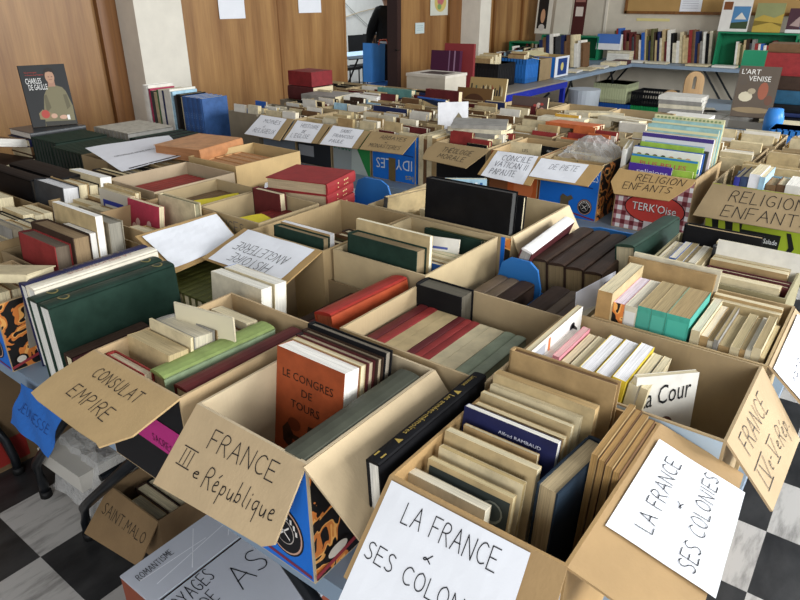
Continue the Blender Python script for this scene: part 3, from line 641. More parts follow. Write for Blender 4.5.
row(rnd(16, ['dark grey', 'white', 'red', 'grey', 'cream', 'dark red', 'black', 'white'], (.02, .05), (.15, .2), (.2, .25), 78)[:12], 'row nearest the wood wall behind the crates', 'y', 4.2, 8.8, .745, 'fy', lean=-4, end='left', seed=3)
# under the far tables
crate(9.5, 10.0, 3.19, 3.66, .24, .50, 'b9bf98', 'pale green crate on a blue one under the corner tables', slots=False)
crate(9.48, 10.05, 3.1, 3.68, .0, .235, '2458a8', 'blue crate on the floor under the pale green one', slots=False)
crate(9.5, 10.0, 2.6, 3.1, .24, .42, '15171a', 'black crate stacked on the green crate under the back table', slots=True)
crate(9.48, 10.0, 2.55, 3.08, .0, .235, '1d8a4c', 'bright green crate on the floor under the back table', slots=False)
bn = MB(); bn.tube([(7.8, 3.12, 0), (7.8, 3.12, .62)], [.16, .19], flat('b9c0c6', .4), 24); tag(bn.build('waste_bin', smooth=False), 'pale grey plastic bin below the bright blue box', 'bin')
# folding chairs with a slotted wooden back
def chair(x, y, yaw, label, hs=.20):
    wd = wood_mat('pale_beech', 'b58d5c', 'd3ae7c'); root = empty('wooden_chair', (x, y, 0)); tag(root, label, 'chair', 'wooden chairs by the magazines')
    Rz = Matrix.Rotation(R(yaw), 4, 'Z')
    def T(p): return Vector((x, y, 0))+(Rz @ Vector(p))
    b = MB(); pts = []; hp = []
    W_, H_ = .10, hs+.18
    for k in range(9): a = math.pi*k/8; pts.append((W_*math.cos(a), H_+W_*math.sin(a)))
    pts += [(-W_, 0), (W_, 0)]
    for k in range(9): a = math.pi*k/8; hp.append((.018*math.cos(a), H_+.02+.03*math.sin(a)))
    hp += [(-.018, H_-.08), (.018, H_-.08)]
    n = len(pts)
    v = [T((px, 0, .43+pz)) for px, pz in pts]+[T((px, 0, .43+pz)) for px, pz in hp]+[T((px, .022, .43+pz)) for px, pz in pts]+[T((px, .022, .43+pz)) for px, pz in hp]
    f = []
    for i in range(n):
        j = (i+1) % n
        f += [(i, j, n+j, n+i), (2*n+j, 2*n+i, 3*n+i, 3*n+j), (i, 2*n+i, 2*n+j, j), (n+j, 3*n+j, 3*n+i, n+i)]
    b.add(v, f, wd); b.build('backrest', root)
    s = MB(); s.prism([T(p) for p in ((-.19, .02, .45), (.19, .02, .45), (.21, -.36, .45), (-.21, -.36, .45))][::-1], (0, 0, 1), .02, wd); s.build('seat', root)
    for px, py in ((-.16, .0), (.16, .0), (-.17, -.33), (.17, -.33)):
        l = MB(); l.tube([T((px, py, .43)), T((px*1.1, py*1.05, 0))], .014, flat('b9bcc0', .3, .9)); l.build('leg', root)
chair(7.62, 1.84, -60, 'pale wooden chair with a slotted rounded back, the farther one behind the magazines')
chair(7.15, 1.93, -60, 'pale wooden chair with a slotted rounded back, the nearer lower one behind the magazines', .05)
# magazines and art book
for k in range(5):
    hx = ['grey', 'ivory', 'dark grey', 'beige', 'white'][k]
    book(hx, (.022, .24, .31), 5.0+.0*k, 1.25-.01*k, .745+k*.0225, 'flat', 0, 4*(k % 2), '%s glossy magazine, %s from the bottom of the pile left of the art book' % (hx, ORD[k]), 'pb', pg='e8e4d8')
for k, (x, y) in enumerate([(5.35, 1.36), (5.42, 1.18), (5.75, 1.35), (5.72, 1.1)]):
    hx = ['dark grey', 'grey', 'ivory', 'grey'][k]
    book(hx, (.05, .24, .32), x, y, .745, 'flat', 0, 10*k, '%s magazine bundle %s behind the glossy magazine pile' % (hx, ORD[k]), 'pb', pg='d8d4c8')
for k in range(4): book(['grey', 'ivory', 'grey', 'white'][k], (.03, .24, .32), 5.55, 1.4, .80+k*.031, 'flat', 0, 10-3*k, 'silvery magazine, %s from the bottom of the tall pile by the chairs' % ORD[k], 'pb', pg='e0dcd0')
def art(e, dims):
    f = face_map(dims, 'front')
    P(e, f, [(0, 0), (1, 0), (1, 1), (0, 1)], '5e5246', .0006)
    for (a, b, w, h_, c) in [(.0, .08, 1, .12, '8f7c5e'), (.1, .3, .35, .2, 'cfc4a8'), (.55, .35, .25, .35, '9a5a44'), (.3, .45, .2, .12, 'a89a80'), (.75, .25, .2, .2, '6a4a3c'), (.05, .62, .2, .12, '5c5248')]:
        P(e, f, disc_uv(a+w/2, b+h_/2, w/2, h_/2, 11), c, .0012)
    printed(e, f, "L'ART", (.06, .84), (.52, .84), (.06, .94), flat('e8e4da'), .002)
    printed(e, f, 'VENISE', (.26, .71), (.8, .71), (.26, .81), flat('e8e4da'), .002)
book('dark brown', (.05, .27, .36), 5.55, .90, .80, 'fx', 12, 6, 'large art book titled L\'ART VENISE standing with a dark pictorial cover', 'hb', extra=art, name='art_book', spine='grey')
bx = cbox(5.35, 5.75, .76, 1.06, .745, .798, 'flat grey carton under the large art book', col='6a645a', name='flat_carton')
display('plastic_crate', vq(6.6, 1.24, .93, .745, 1.2, .02), 'green crate standing on end behind the large art book', None, '2f9168', 'crate', .3)
book('black', (.05, .3, .42), 5.85, .72, .745, 'flaty', 0, 5, '!big black volume lying at the foot of the pile at the right edge', 'hb', extra=lambda e, d_: printed(e, face_map(d_, 'spine'), 'PARIS', (.2, .2), (.2, .62), (.8, .2), flat('d8d4c8')))
for k, (c, t) in enumerate([('dark blue', .03), ('black', .06), ('blue', .1), ('dark brown', .1), ('red', .16), ('brown', .06)]):
    z = .80+sum([.03, .06, .1, .1, .16, .06][:k])
    book({'blue': '24506a', 'red': '8d2c2c'}.get(c, c), (t-.002, .3, .4), 5.9, .72, z, 'flat', 0, 3, '%s volume, %s from the bottom of the tall pile at the right edge' % (c if c != 'blue' else 'petrol blue', ORD[k+1]), 'hb')
# blue small crate at the right edge with pens
crate(4.62, 4.85, .30, .62, .745, .88, '3478c0', 'small bright blue box crate at the right edge', slots=False)
cap = MB(); cap.tube([(4.95, .66, .745), (4.95, .66, .90), (4.95, .66, .96)], [.05, .06, .045], flat('3a80c8', .35), 20); tag(cap.build('blue_tub', smooth=True), 'rounded blue plastic tub behind the small blue crate', 'tub')
ye = MB(); ye.tube([(4.72, .86, .80), (4.66, .72, .80)], .016, flat('d8cf3a', .5), 10); tag(ye.build('yellow_roll'), 'small yellow roll lying left of the blue tub', 'roll')
# ---------------------------------------------------------------- room beyond the door: table, chairs, bag, person
table(8.0, 10.4, 7.3, 7.9, 'pale blue table in the room beyond the doorway', top=flat('9fbcd8', .4), dirx=True, z=.76)
def black_chair(x, y, label):
    root = empty('black_chair', (x, y, 0)); tag(root, label, 'chair', 'black chairs in the room beyond'); mm = flat('17181a', .5)
    b = MB(); b.box((x-.2, y, .55), (x+.2, y+.04, .98), mm); b.build('backrest', root)
    s = MB(); s.box((x-.22, y-.42, .42), (x+.22, y, .47), mm); s.build('seat', root)
    for dx in (-.19, .19):
        for dy in (-.4, .02):
            l = MB(); l.tube([(x+dx, y+dy, .45), (x+dx, y+dy, 0)], .013, mm); l.build('leg', root)
for i, (x, y) in enumerate([(9.3, 8.55), (9.85, 8.5), (10.4, 8.6), (8.7, 8.5)]):
    black_chair(x, y, 'black chair behind the pale blue table, %s from the left' % ORD[[1, 2, 3, 0][i]])
row([('brown', .03, .2, .26, 'hb'), ('white', .03, .2, .2, 'hb'), ('dark brown', .04, .2, .22, 'hb'), ('beige', .03, .2, .24, 'hb')], 'pale blue table beyond the doorway', 'x', 9.2, 7.6, .765, 'fyr', seed=1)
# person seen from behind, leaning over a bag
def person():
    vs_ = {'pelvis': (0, 0, .93, .155), 'belly': (0, .0, 1.08, .145), 'chest': (0, .04, 1.28, .165), 'neckb': (0, .07, 1.44, .09), 'neck': (0, .10, 1.50, .055), 'head0': (0, .14, 1.58, .085), 'head1': (0, .16, 1.68, .09),
        'shl': (-.17, .05, 1.40, .075), 'ell': (-.25, .12, 1.13, .05), 'wrl': (-.22, .30, .97, .035), 'hal': (-.21, .38, .93, .035),
        'shr': (.17, .05, 1.40, .075), 'elr': (.25, .10, 1.13, .05), 'wrr': (.22, .28, .95, .035), 'har': (.21, .36, .91, .035),
        'hpl': (-.09, 0, .88, .1), 'knl': (-.10, .02, .48, .06), 'anl': (-.10, -.02, .09, .042), 'tol': (-.11, .14, .04, .035),
        'hpr': (.09, 0, .88, .1), 'knr': (.10, .04, .48, .06), 'anr': (.10, 0, .09, .042), 'tor': (.11, .16, .04, .035)}
    ed = [('pelvis','belly'),('belly','chest'),('chest','neckb'),('neckb','neck'),('neck','head0'),('head0','head1'),('chest','shl'),('shl','ell'),('ell','wrl'),('wrl','hal'),('chest','shr'),('shr','elr'),('elr','wrr'),('wrr','har'),
        ('pelvis','hpl'),('hpl','knl'),('knl','anl'),('anl','tol'),('pelvis','hpr'),('hpr','knr'),('knr','anr'),('anr','tor')]
    def skin(name, keys, edges, mat, grow=1.0, extra=None):
        ks = list(keys); me = bpy.data.meshes.new(name); me.from_pydata([vs_[k][:3] for k in ks], [(ks.index(a), ks.index(b)) for a, b in edges], [])
        o = bpy.data.objects.new(name, me); COL.objects.link(o); o.modifiers.new('s', 'SKIN')
        sk = me.skin_vertices[0].data
        for i, k in enumerate(ks): r = vs_[k][3]*grow; sk[i].radius = (r, r*.8 if k in ('chest', 'belly', 'pelvis') else r); sk[i].use_root = (k == ks[0])
        o.modifiers.new('u', 'SUBSURF').levels = 2; o.modifiers['u'].render_levels = 2
        me.materials.append(mat); return o
    body = skin('person', vs_.keys(), ed, flat('c49a80', .6), .9)
    tag(body, 'person in a black jacket seen from behind in the doorway, beside a blue bag', 'person')
    jk = skin('jacket', ['belly', 'chest', 'neckb', 'shl', 'ell', 'wrl', 'shr', 'elr', 'wrr', 'pelvis'], [('belly','chest'),('chest','neckb'),('chest','shl'),('shl','ell'),('ell','wrl'),('chest','shr'),('shr','elr'),('elr','wrr'),('belly','pelvis')], flat('121314', .7), 1.42)
    tr = skin('trousers', ['pelvis', 'hpl', 'knl', 'anl', 'hpr', 'knr', 'anr'], [('pelvis','hpl'),('hpl','knl'),('knl','anl'),('pelvis','hpr'),('hpr','knr'),('knr','anr')], flat('1b1f2a', .8), 1.12)
    ha = MB(); ha.tube([(0, .12, 1.56), (0, .12, 1.62), (0, .13, 1.70), (0, .15, 1.77), (0, .16, 1.79)], [.085, .1, .105, .07, .02], flat('2a1e18', .8), 16); hair = ha.build('hair', smooth=True)
    belt = MB(); belt.tube([(0, 0, 1.0), (0, 0, 1.03)], [.19, .19], flat('cfd2d6', .5), 20); bl_ = belt.build('jacket_hem', smooth=True)
    for k in (jk, tr, hair, bl_): k.parent = body
    for side in (-1, 1):
        for fi in range(5):
            f_ = MB(); b0 = Vector((side*.21+(fi-2)*.014, .40, .92)); f_.tube([b0, b0+Vector((0, .035-.006*abs(fi-2), -.01)), b0+Vector((0, .05-.006*abs(fi-2), -.04))], [.009, .008, .006], flat('c49a80', .6), 8); g_ = f_.build('finger', smooth=True); g_.parent = body
    face = MB()
    for sx in (-.03, .03): face.tube([(sx, .245, 1.645), (sx, .252, 1.645)], .009, flat('f0f0f0'), 8)
    face.tube([(0, .25, 1.64), (0, .27, 1.61)], [.01, .014], flat('c49a80', .6), 8); face.tube([(-.025, .245, 1.575), (.025, .245, 1.575)], .006, flat('9a5a50'), 6); g_ = face.build('face'); g_.parent = body
    body.location = (7.74, 6.05, .03); body.rotation_euler = (0, 0, R(-30))
person()
bgm = MB(); bgm.prism([(7.02, 5.80, .578), (7.24, 5.76, .578), (7.27, 5.77, 1.05), (7.04, 5.81, 1.07)], Vector((.17, -.98, 0)), .14, flat('4a90dc', .35)); bgo = tag(bgm.build('shopping_bag'), 'blue shopping bag on a stool in front of the person in the doorway', 'bag')
hd = MB(); hd.tube([(7.07, 5.72, 1.05), (7.09, 5.72, 1.11), (7.22, 5.71, 1.11), (7.24, 5.70, 1.05)], .008, flat('c8502a'), 8); hd.build('handle', bgo)
stl = MB(); stl.box((6.75, 5.5, .52), (7.75, 5.80, .575), flat('2c62a8', .5)); so = tag(stl.build('low_table', origin=(7.3, 6.0, 0)), 'low blue table under the bags beyond the doorway', 'table')
for px, py in ((6.8, 5.53), (7.7, 5.53), (6.8, 5.77), (7.7, 5.77)):
    l = MB(); l.box((px-.02, py-.02, 0), (px+.02, py+.02, .52), M_BLACKMETAL); l.build('leg', so)
bp = MB(); n_ = 12
bp.tube([(7.42, 5.66, .578), (7.42, 5.66, .68), (7.44, 5.66, .80), (7.45, 5.66, .90)], [.09, .12, .115, .05], flat('131416', .8), 18)
bo = tag(bp.build('backpack', smooth=True), 'black backpack beside the blue shopping bag beyond the doorway', 'bag')
st_ = MB(); st_.tube([(7.35, 5.57, .66), (7.32, 5.56, .76), (7.40, 5.6, .88)], .012, flat('c8c8c4'), 8); st_.build('strap', bo)
# white folded sheet hung beyond
hs = MB(); hs.tube([(10.2, 9.36, 1.75), (10.7, 9.36, 1.4), (11.2, 9.36, 1.1), (11.7, 9.36, 1.02), (12.2, 9.36, 1.5)], .008, flat('b0b4ae'), 6); hs.tube([(10.2, 9.36, 1.2), (11.0, 9.36, 1.35), (12.2, 9.36, 1.5)], .008, flat('b8a888'), 6)
tag(hs.build('hanging_cords'), 'pale cords looped along the white wall beyond the doorway', 'cord')
#@@BOXES
# ---------------------------------------------------------------- first island: boxes in front
BZ = TZ+.006
def emblem(cx, cy, r, asp=1.0):
    def d(mb, mf):
        for rr_, h, e in ((r, '1a1a1e', .0008), (r*.93, 'c8a08c', .0012), (r*.86, '18181c', .0016)): patch(mb, mf, disc_uv(cx, cy, rr_, rr_*asp), flat(h), e)
        patch(mb, mf, disc_uv(cx, cy, r*.52, r*.52*asp), flat('b8b0a8'), .002); patch(mb, mf, disc_uv(cx, cy, r*.48, r*.48*asp), flat('18181c'), .0024)
        for s in (1, -1):
            patch(mb, mf, [(cx-r*.3, cy-s*r*.25*asp-r*.05), (cx+r*.3, cy+s*r*.25*asp-r*.05), (cx+r*.3, cy+s*r*.25*asp+r*.05), (cx-r*.3, cy-s*r*.25*asp+r*.05)], flat('e4e0da'), .003)
        for k in range(9):
            a = math.pi*(.08+.84*k/8); ux, uy = math.cos(a), math.sin(a); px, py = cx-ux*r*.7, cy+uy*r*.7*asp
            patch(mb, mf, [(px-r*.05, py-r*.1*asp), (px+r*.05, py-r*.1*asp), (px+r*.05, py+r*.1*asp), (px-r*.05, py+r*.1*asp)], flat('e4e0da'), .003)
    return d
def blue_front(mb, mf):
    emblem(.76, .33, .17, 1.25)(mb, mf)
    patch(mb, mf, [(.02, .1), (.98, .03), (.98, .06), (.02, .13)], flat('7a3048'), .0006)
def tiger_side(mb, mf):
    w = [(.55, 0.02), (.42, .12), (.40, .22), (.52, .3), (.6, .35), (.45, .5), (.35, .7), (.5, .9), (.98, .98), (.98, .02)]
    patch(mb, mf, w, flat('cfc8b8'), .0012)
    patch(mb, mf, disc_uv(.16, .15, .1, .07), flat('1a1512'), .002); patch(mb, mf, disc_uv(.16, .15, .07, .05), flat('d9d0c0'), .0026)
    patch(mb, mf, [(.0, .04), (.98, .22), (.98, .26), (.0, .08)], flat('9a3a40'), .003)
BLUE_P = flat('1c6fd0', .4)
# A0: blue box at the left edge
cbox(.53, .70, 1.662, 1.94, TZ, .932, 'blue box with a tiger-striped side at the left edge of the front table', flaps=[
    dict(q=[(.60, 1.66, .932), (.69, 1.66, .932), (.68, 1.655, .80), (.58, 1.655, .79)], col='8f8778')],
    panels=[dict(side='front', mat=BLUE_P, draw=blue_front), dict(side='right', mat=M_TIGER, draw=tiger_side)])
jf = MB(); q = [(.525, 1.60, .735), (.525, 1.38, .735), (.47, 1.40, .63), (.49, 1.63, .62)]
mf = quadmap(q); pm, m2 = sheet(mf, 0, 0, 1, 1, paper('1f63b4'), 7, .012, 12, 8)
ink(pm, m2, 'JEUNESSE', (.1, .42), (.82, .38), (.1, .62), mat=M_BLUEINK, lw=.0014)
tag(pm.build('blue_paper_sheet', origin=(.5, 1.5, .735)), 'crumpled blue paper sheet with ink writing hanging from the left table edge', 'paper')
# A1 CONSULAT EMPIRE
cbox(.513, .857, .87, 1.15, TZ, .99, 'open cardboard box with a kraft flap handwritten CONSULAT EMPIRE', flaps=[
    dict(q=[(.513, 1.15, .99), (.513, .87, .99), (.372, .872, .952), (.392, 1.165, .942)], col='b99c6e', lw=.0017,
         text=[('CONSULAT', (.24, .66), (.76, .66), (.24, .84)), ('EMPIRE', (.24, .28), (.70, .28), (.24, .48))], cut=[(0,.0),(.1,-.02),(.62,.02),(.8,.05),(.85,.03),(.97,.35),(1.0,1),(0,1),(-.03,.4)])],
    panels=[dict(side='front', mat=flat('17171a'), draw=lambda mb, mf: (patch(mb, mf, [(.02, .42), (.98, .38), (.98, .66), (.02, .70)], flat('b8327e'), .0012), patch(mb, mf, disc_uv(.45, .58, .1, .09), flat('d8d0d4'), .002), ink(mb, mf, 'SACRES', (.6, .45), (.82, .43), (.6, .52), mat=M_INK, lw=.0012, eps=.0022)))])
A1 = 'CONSULAT EMPIRE box'
book('red', (.022, .13, .155), .535, 1.075, BZ+.075, 'fx', 5, 0, 'small pinkish-red hardback just behind the CONSULAT EMPIRE flap', 'hb', pg='d8c8a8')
def xstack(n, x, y, z, dims, pal, lab, seed=1):
    rr = random.Random(seed)
    for i in range(n): book(rr.choice(pal), dims, x+rr.uniform(-.006, .006), y+rr.uniform(-.006, .006), z+i*(dims[0]+.0005), 'flat', 0, rr.uniform(-3, 3), lab % ORD[i], 'hb')
xstack(3, .60, 1.07, BZ, (.023, .14, .18), ['brown', 'dark brown', 'beige'], 'old book lying low in the CONSULAT EMPIRE box, %s from its floor', 3)
p0 = row([('beige', .045, .14, .215, 'pb', {'pg': 'b9a67c'}), ('cream', .006, .14, .235, 'pb'), ('grey', .05, .13, .225, 'hb', {'pg': 'cfc6ae', 'label': 'film-wrapped hardback with a pinkish photo cover, mid left of the CONSULAT EMPIRE box'}), ('tan', .02, .13, .22, 'pb'), ('brown', .05, .13, .19, 'hb'), ('ivory', .03, .12, .2, 'pb')], A1, 'x', .563, 1.075, BZ+.03, 'fx', 6, seed=6, gap=.006)
def page_txt(e, d):
    f = face_map(d, 'front'); P(e, f, [(.01, .01), (.99, .01), (.99, .99), (.01, .99)], 'd9d0b2', .0005)
    for k in range(9): P(e, f, [(.25, .78-k*.06), (.25+.5*(1 if k else .9), .78-k*.06), (.75, .79-k*.06), (.25, .79-k*.06)], '9a937c', .001)
book('ivory', (.004, .16, .25), .70, 1.045, BZ+.04, 'fx', 2, 10, 'loose title page with small print standing upright in the CONSULAT EMPIRE box', 'pb', extra=page_txt)
book('pale green', (.05, .17, .265), .68, .985, BZ+.06, 'sx', 0, -3, 'thick green marbled hardback, spine up, along the right of the CONSULAT EMPIRE box', 'hb', pg='b8a888', spine='8a9c5c')
book('dark red', (.042, .16, .29), .69, .913, BZ+.07, 'sx', 0, -1, 'dark red hardback, spine up, against the right wall of the CONSULAT EMPIRE box', 'hb', spine='5e2422', rough=.4)
# big books left of A1
def green_cov(e, d):
    f = face_map(d, 'front')
    for tx, u in (('NAPOLEON', .22), ('LIVRE', .55)):
        printed(e, f, tx, (u+.14, .18), (u+.14, .18+.085*len(tx)*.5), (u, .18), flat('6f6a48', .4), .001)
    s = face_map(d, 'spine')
    for v in (.1, .85): patch(e, s, disc_uv(.5, v, .28, .04), flat('8f8350', .4), .0012); patch(e, s, disc_uv(.5, v, .2, .028), flat('24382f'), .0016)
def spine_band(hexs, hex2, text):
    def d(e, dm):
        s = face_map(dm, 'spine')
        patch(e, s, [(.05, 0.12), (.95, .12), (.95, .8), (.05, .8)], flat(hexs), .001)
        printed(e, s, text, (.7, .2), (.7, .72), (.35, .2), flat(hex2), .002)
    return d
for i, (c, t, lab, ex, sp_) in enumerate([('dark green', .052, 'large dark green hardback, nearer of two, standing left of the CONSULAT EMPIRE box', green_cov, None),
        ('dark green', .05, 'large dark green hardback, farther of the two beside the CONSULAT EMPIRE box', green_cov, None),
        ('dad2be', .045, 'tall book with cream rounded spine and red boards beside the dark green pair', spine_band('e2dac6', 'b07a72', 'LA BIBLIOTHEQUE'), 'e4dcc8'),
        ('navy', .036, 'tall blue book with a cream spine label, farthest left of the big row', spine_band('e0d8c2', '8a7a60', 'LE GRAND SIECLE'), 'navy')]):
    book(c, (t, .225+.012*(i > 1), .34), .74+(i > 1)*.02, 1.476+[0, .053, .1, .14][i], TZ+.001, 'sx', -2, 0, '!'+lab, 'hb', pg='e8e6dc', extra=ex, spine=sp_, rough=.4)
for i, (x, y, c) in enumerate([(.66, 1.39, 'dark brown'), (.66, 1.35, 'maroon'), (.67, 1.31, 'brown')]):
    book(c, (.036, .13, .2), x, y, TZ+.001, 'sx', 0, 0, '%s hardback standing spine up between the dark green pair and the CONSULAT box' % c, 'hb')
book('tan', (.05, .14, .2), .66, 1.25, TZ+.001, 'sx', 0, 0, 'tan hardback standing between the dark brown books and the CONSULAT box', 'hb')
# A2 FRANCE IIIe Republique
cbox(.522, .86, .572, .833, TZ, .99, 'open cardboard box with a flap handwritten FRANCE IIIe République', col='c2b090', flaps=[
    dict(q=[(.522, .833, .99), (.522, .572, .99), (.424, .562, .908), (.432, .84, .872)], col='bda580', lw=.0017,
         text=[('FRANCE', (.26, .62), (.83, .64), (.26, .85)), ('^', (.10, .34), (.22, .33), (.10, .52)), ('e', (.26, .27), (.31, .27), (.26, .42)), ('République', (.36, .22), (.93, .26), (.36, .46))], cut=[(0, 0), (.93, -.03), (1, .05), (1.0, 1), (0, 1)]),
    dict(q=[(.515, .570, .99), (.86, .570, .99), (.86, .515, .905), (.535, .462, .885)], col='c0ab88')],
    panels=[dict(side='front', mat=BLUE_P, draw=blue_front), dict(side='right', mat=M_TIGER, draw=tiger_side)])
def congres(e, d):
    f = face_map(d, 'front'); k = flat('2a1a12')
    printed(e, f, 'LE CONGRES', (.1, .80), (.86, .80), (.1, .86), k); printed(e, f, 'DE', (.4, .70), (.56, .70), (.4, .755), k); printed(e, f, 'TOURS', (.24, .59), (.68, .59), (.24, .65), k)
    for pts in ([(.25, .1), (.33, .1), (.45, .24), (.4, .28)], [(.5, .22), (.62, .12), (.68, .14), (.55, .3)], [(.38, .24), (.58, .26), (.62, .42), (.48, .44)], [(.5, .42), (.66, .42), (.66, .5), (.52, .5)], [(.2, .34), (.48, .34), (.5, .38), (.22, .38)], [(.14, .3), (.26, .26), (.3, .38), (.2, .46), (.12, .4)], [(.6, .38), (.8, .46), (.78, .5), (.58, .42)]):
        P(e, f, pts, '3a2216', .0011)
    P(e, f, disc_uv(.3, .46, .1, .05), '6e3018', .0008)
A2 = 'third Republic box'
row([('terracotta', .04, .17, .275, 'pb', {'label': 'brown-orange book titled LE CONGRES DE TOURS with a running figure', 'pg': 'f0ece2', 'extra': congres}),
     ('tan', .014, .175, .275, 'pb', {'label': 'tan paperback directly behind the LE CONGRES DE TOURS book'}), ('maroon', .02, .185, .275, 'hb', {'label': 'dark mottled hardback, second behind the LE CONGRES DE TOURS book', 'pg': 'b8a78a', 'spine': '2a2020'}),
     ('dark brown', .018, .195, .275, 'hb', {'label': 'dark mottled hardback, third behind the LE CONGRES DE TOURS book', 'pg': 'a8987c'}), ('black', .022, .2, .28, 'hb', {'label': 'black hardback, rearmost in the third Republic box', 'pg': '8a8070'})],
    A2, 'x', .668, .742, BZ, 'fx', 8, seed=2)
book('olive', (.05, .19, .30), .675, .604, BZ+.05, 'sx', 0, 0, '!dark grey-green hardback lying spine up along the right wall of the third Republic box', 'hb', spine='4a4c40')
book('dark grey', (.04, .2, .17), .66, .705, BZ, 'flat', 0, 0, 'dark grey book flat on the floor of the third Republic box', 'hb')
# black book between A2 and A3
def memo(e, d):
    s = face_map(d, 'spine'); k = flat('b59a4c', .4)
    printed(e, s, 'Les années-mémoires', (.72, .30), (.72, .74), (.30, .30), k); printed(e, s, 'Larousse', (.7, .06), (.7, .18), (.35, .06), k)
    for v in (.255, .80): P(e, s, [(.25, v-.02), (.75, v), (.25, v+.02)], 'b59a4c', .001)
    P(e, s, [(.2, .92), (.8, .92), (.8, .96), (.2, .96)], 'b59a4c', .001)
book('black', (.026, .17, .31), .735, .487, TZ+.085, 'sx', -3, 0, '!black hardback with gold spine lettering, standing between the two front right boxes', 'hb', extra=memo, pg='e8e4d8')
# A3 LA FRANCE & SES COLONIES
cbox(.578, .945, .182, .458, TZ, .99, 'front box with two white paper signs reading LA FRANCE & SES COLONIES', col='ab8a5a', flaps=[
    dict(q=[(.578, .458, .99), (.578, .182, .99), (.462, .17, .872), (.482, .462, .868)], col='ab8c60', paper_uv=(.03, -.22, .83, .97), lw=.0015, seed=5,
         text=[('LA FRANCE', (.18, .76), (.84, .78), (.18, .91)), ('&', (.40, .60), (.46, .60), (.40, .68)), ('SES COLONIES', (.04, .40), (.92, .40), (.04, .53))]),
    dict(q=[(.578, .182, .99), (.945, .182, .99), (.965, .05, .942), (.60, .035, .93)], col='ab8c60', paper_uv=(.26, -.06, .88, .93), lw=.0015, seed=8, namep='paper_sign',
         text=[('LA FRANCE', (.14, .64), (.88, .68), (.14, .80)), ('&', (.48, .50), (.54, .50), (.48, .58)), ('SES COLONIES', (.06, .20), (.96, .28), (.06, .36))])],
    panels=[dict(side='front', mat=flat('d4d8e0'), draw=lambda mb, mf: ([patch(mb, mf, [(.5+.06*k, .1), (.54+.06*k, .1), (.56+.06*k, .9), (.52+.06*k, .9)], flat('2a2c30'), .0012) for k in range(7)], printed(mb, mf, 'BANANES', (.1, .3), (.45, .3), (.1, .45), flat('2a2c30'))))])
A3 = 'LA FRANCE & SES COLONIES box'
def t1(text, v=.86, h='5a5040', u0=.3, u1=.8, hh=.025):
    return lambda e, d: printed(e, face_map(d, 'front'), text, (u0, v), (u1, v), (u0, v+hh), flat(h))
def illus(e, d):
    f = face_map(d, 'front'); P(e, f, [(.02, .02), (.98, .02), (.98, .96), (.02, .96)], '3c4442', .0005)
    rr = random.Random(4)
    for k in range(11): cx, cy, r0 = rr.uniform(.15, .85), rr.uniform(.5, .92), rr.uniform(.07, .14); P(e, f, disc_uv(cx, cy, r0, r0*.6, 14), '8a8f84', .0009+k*.0002); P(e, f, disc_uv(cx, cy, r0*.85, r0*.5, 14), '4a5350', .001+k*.0002)
    printed(e, f, 'ROUTE', (.45, .62), (.92, .62), (.45, .68), flat('1a1c1c'), .0045); printed(e, f, 'SECRETE', (.45, .53), (.92, .53), (.45, .59), flat('1a1c1c'), .0045)
row([('ivory', .018, .135, .225, 'pb', {'label': 'cream paperback right behind the front LA FRANCE sign, front of its row', 'pg': 'e8e0c8', 'dc': .02}),
     ('beige', .012, .145, .235, 'pb', {'label': 'paperback with a dark grey-green cloud pattern cover in the colonies box', 'extra': illus, 'pg': 'cdbb8e'}),
     ('cream', .012, .145, .24, 'pb', {'extra': t1('PAUL ROUSSEAU', .86, '3a4a8a', .45, .85, .02), 'pg': 'c8b07c'}), ('beige', .016, .16, .25, 'pb', {'extra': t1('BIBLIOTHEQUE NATIONALE', .90, 'a8946a', .2, .9, .03)}), ('tan', .008, .13, .25, 'pb'),
     ('navy', .014, .165, .265, 'pb', {'label': 'dark blue paperback with white author name Alfred RAMBAUD in the colonies box', 'extra': t1('Alfred RAMBAUD', .915, 'd8d8e4', .4, .85, .022), 'pg': 'e4e0d4'}),
     ('tan', .014, .16, .255, 'pb', {'pg': 'd2c096'}), ('beige', .012, .165, .26, 'pb'), ('cream', .012, .165, .262, 'pb')], A3, 'x', .583, .368, BZ, 'fx', 9, seed=3, jitter=.002, gap=.0155)
book('beige', (.02, .185, .275), .868, .36, BZ, 'fx', 5, 0, 'beige paperback with a line of print, second from the rear of the colonies box', 'pb', extra=t1('JEAN MAURIENNE', .80, '6a5a44', .3, .75, .025), pg='b89a68')
book('tan', (.022, .195, .30), .918, .352, BZ, 'fx', 5, 0, 'largest tan hardback with rounded corners, rearmost in the colonies box', 'hb', pg='7a5c3c')
book('24303c', (.034, .15, .245), .765, .258, BZ, 'fyr', 2, -6, 'dark blue cloth hardback with its fore-edge to the front, right side of colonies box', 'hb', pg='b8a47e')
for i in range(4): book('brown' if i % 2 else 'tan', (.010, .16, .262-.005*i), .850, .232-.0115*i, BZ+.008, 'fyr', 2, 0, 'curled browned unbound paperback, %s from the left beside the right wall of colonies box' % ORD[i], 'pb', pg='a8844e')
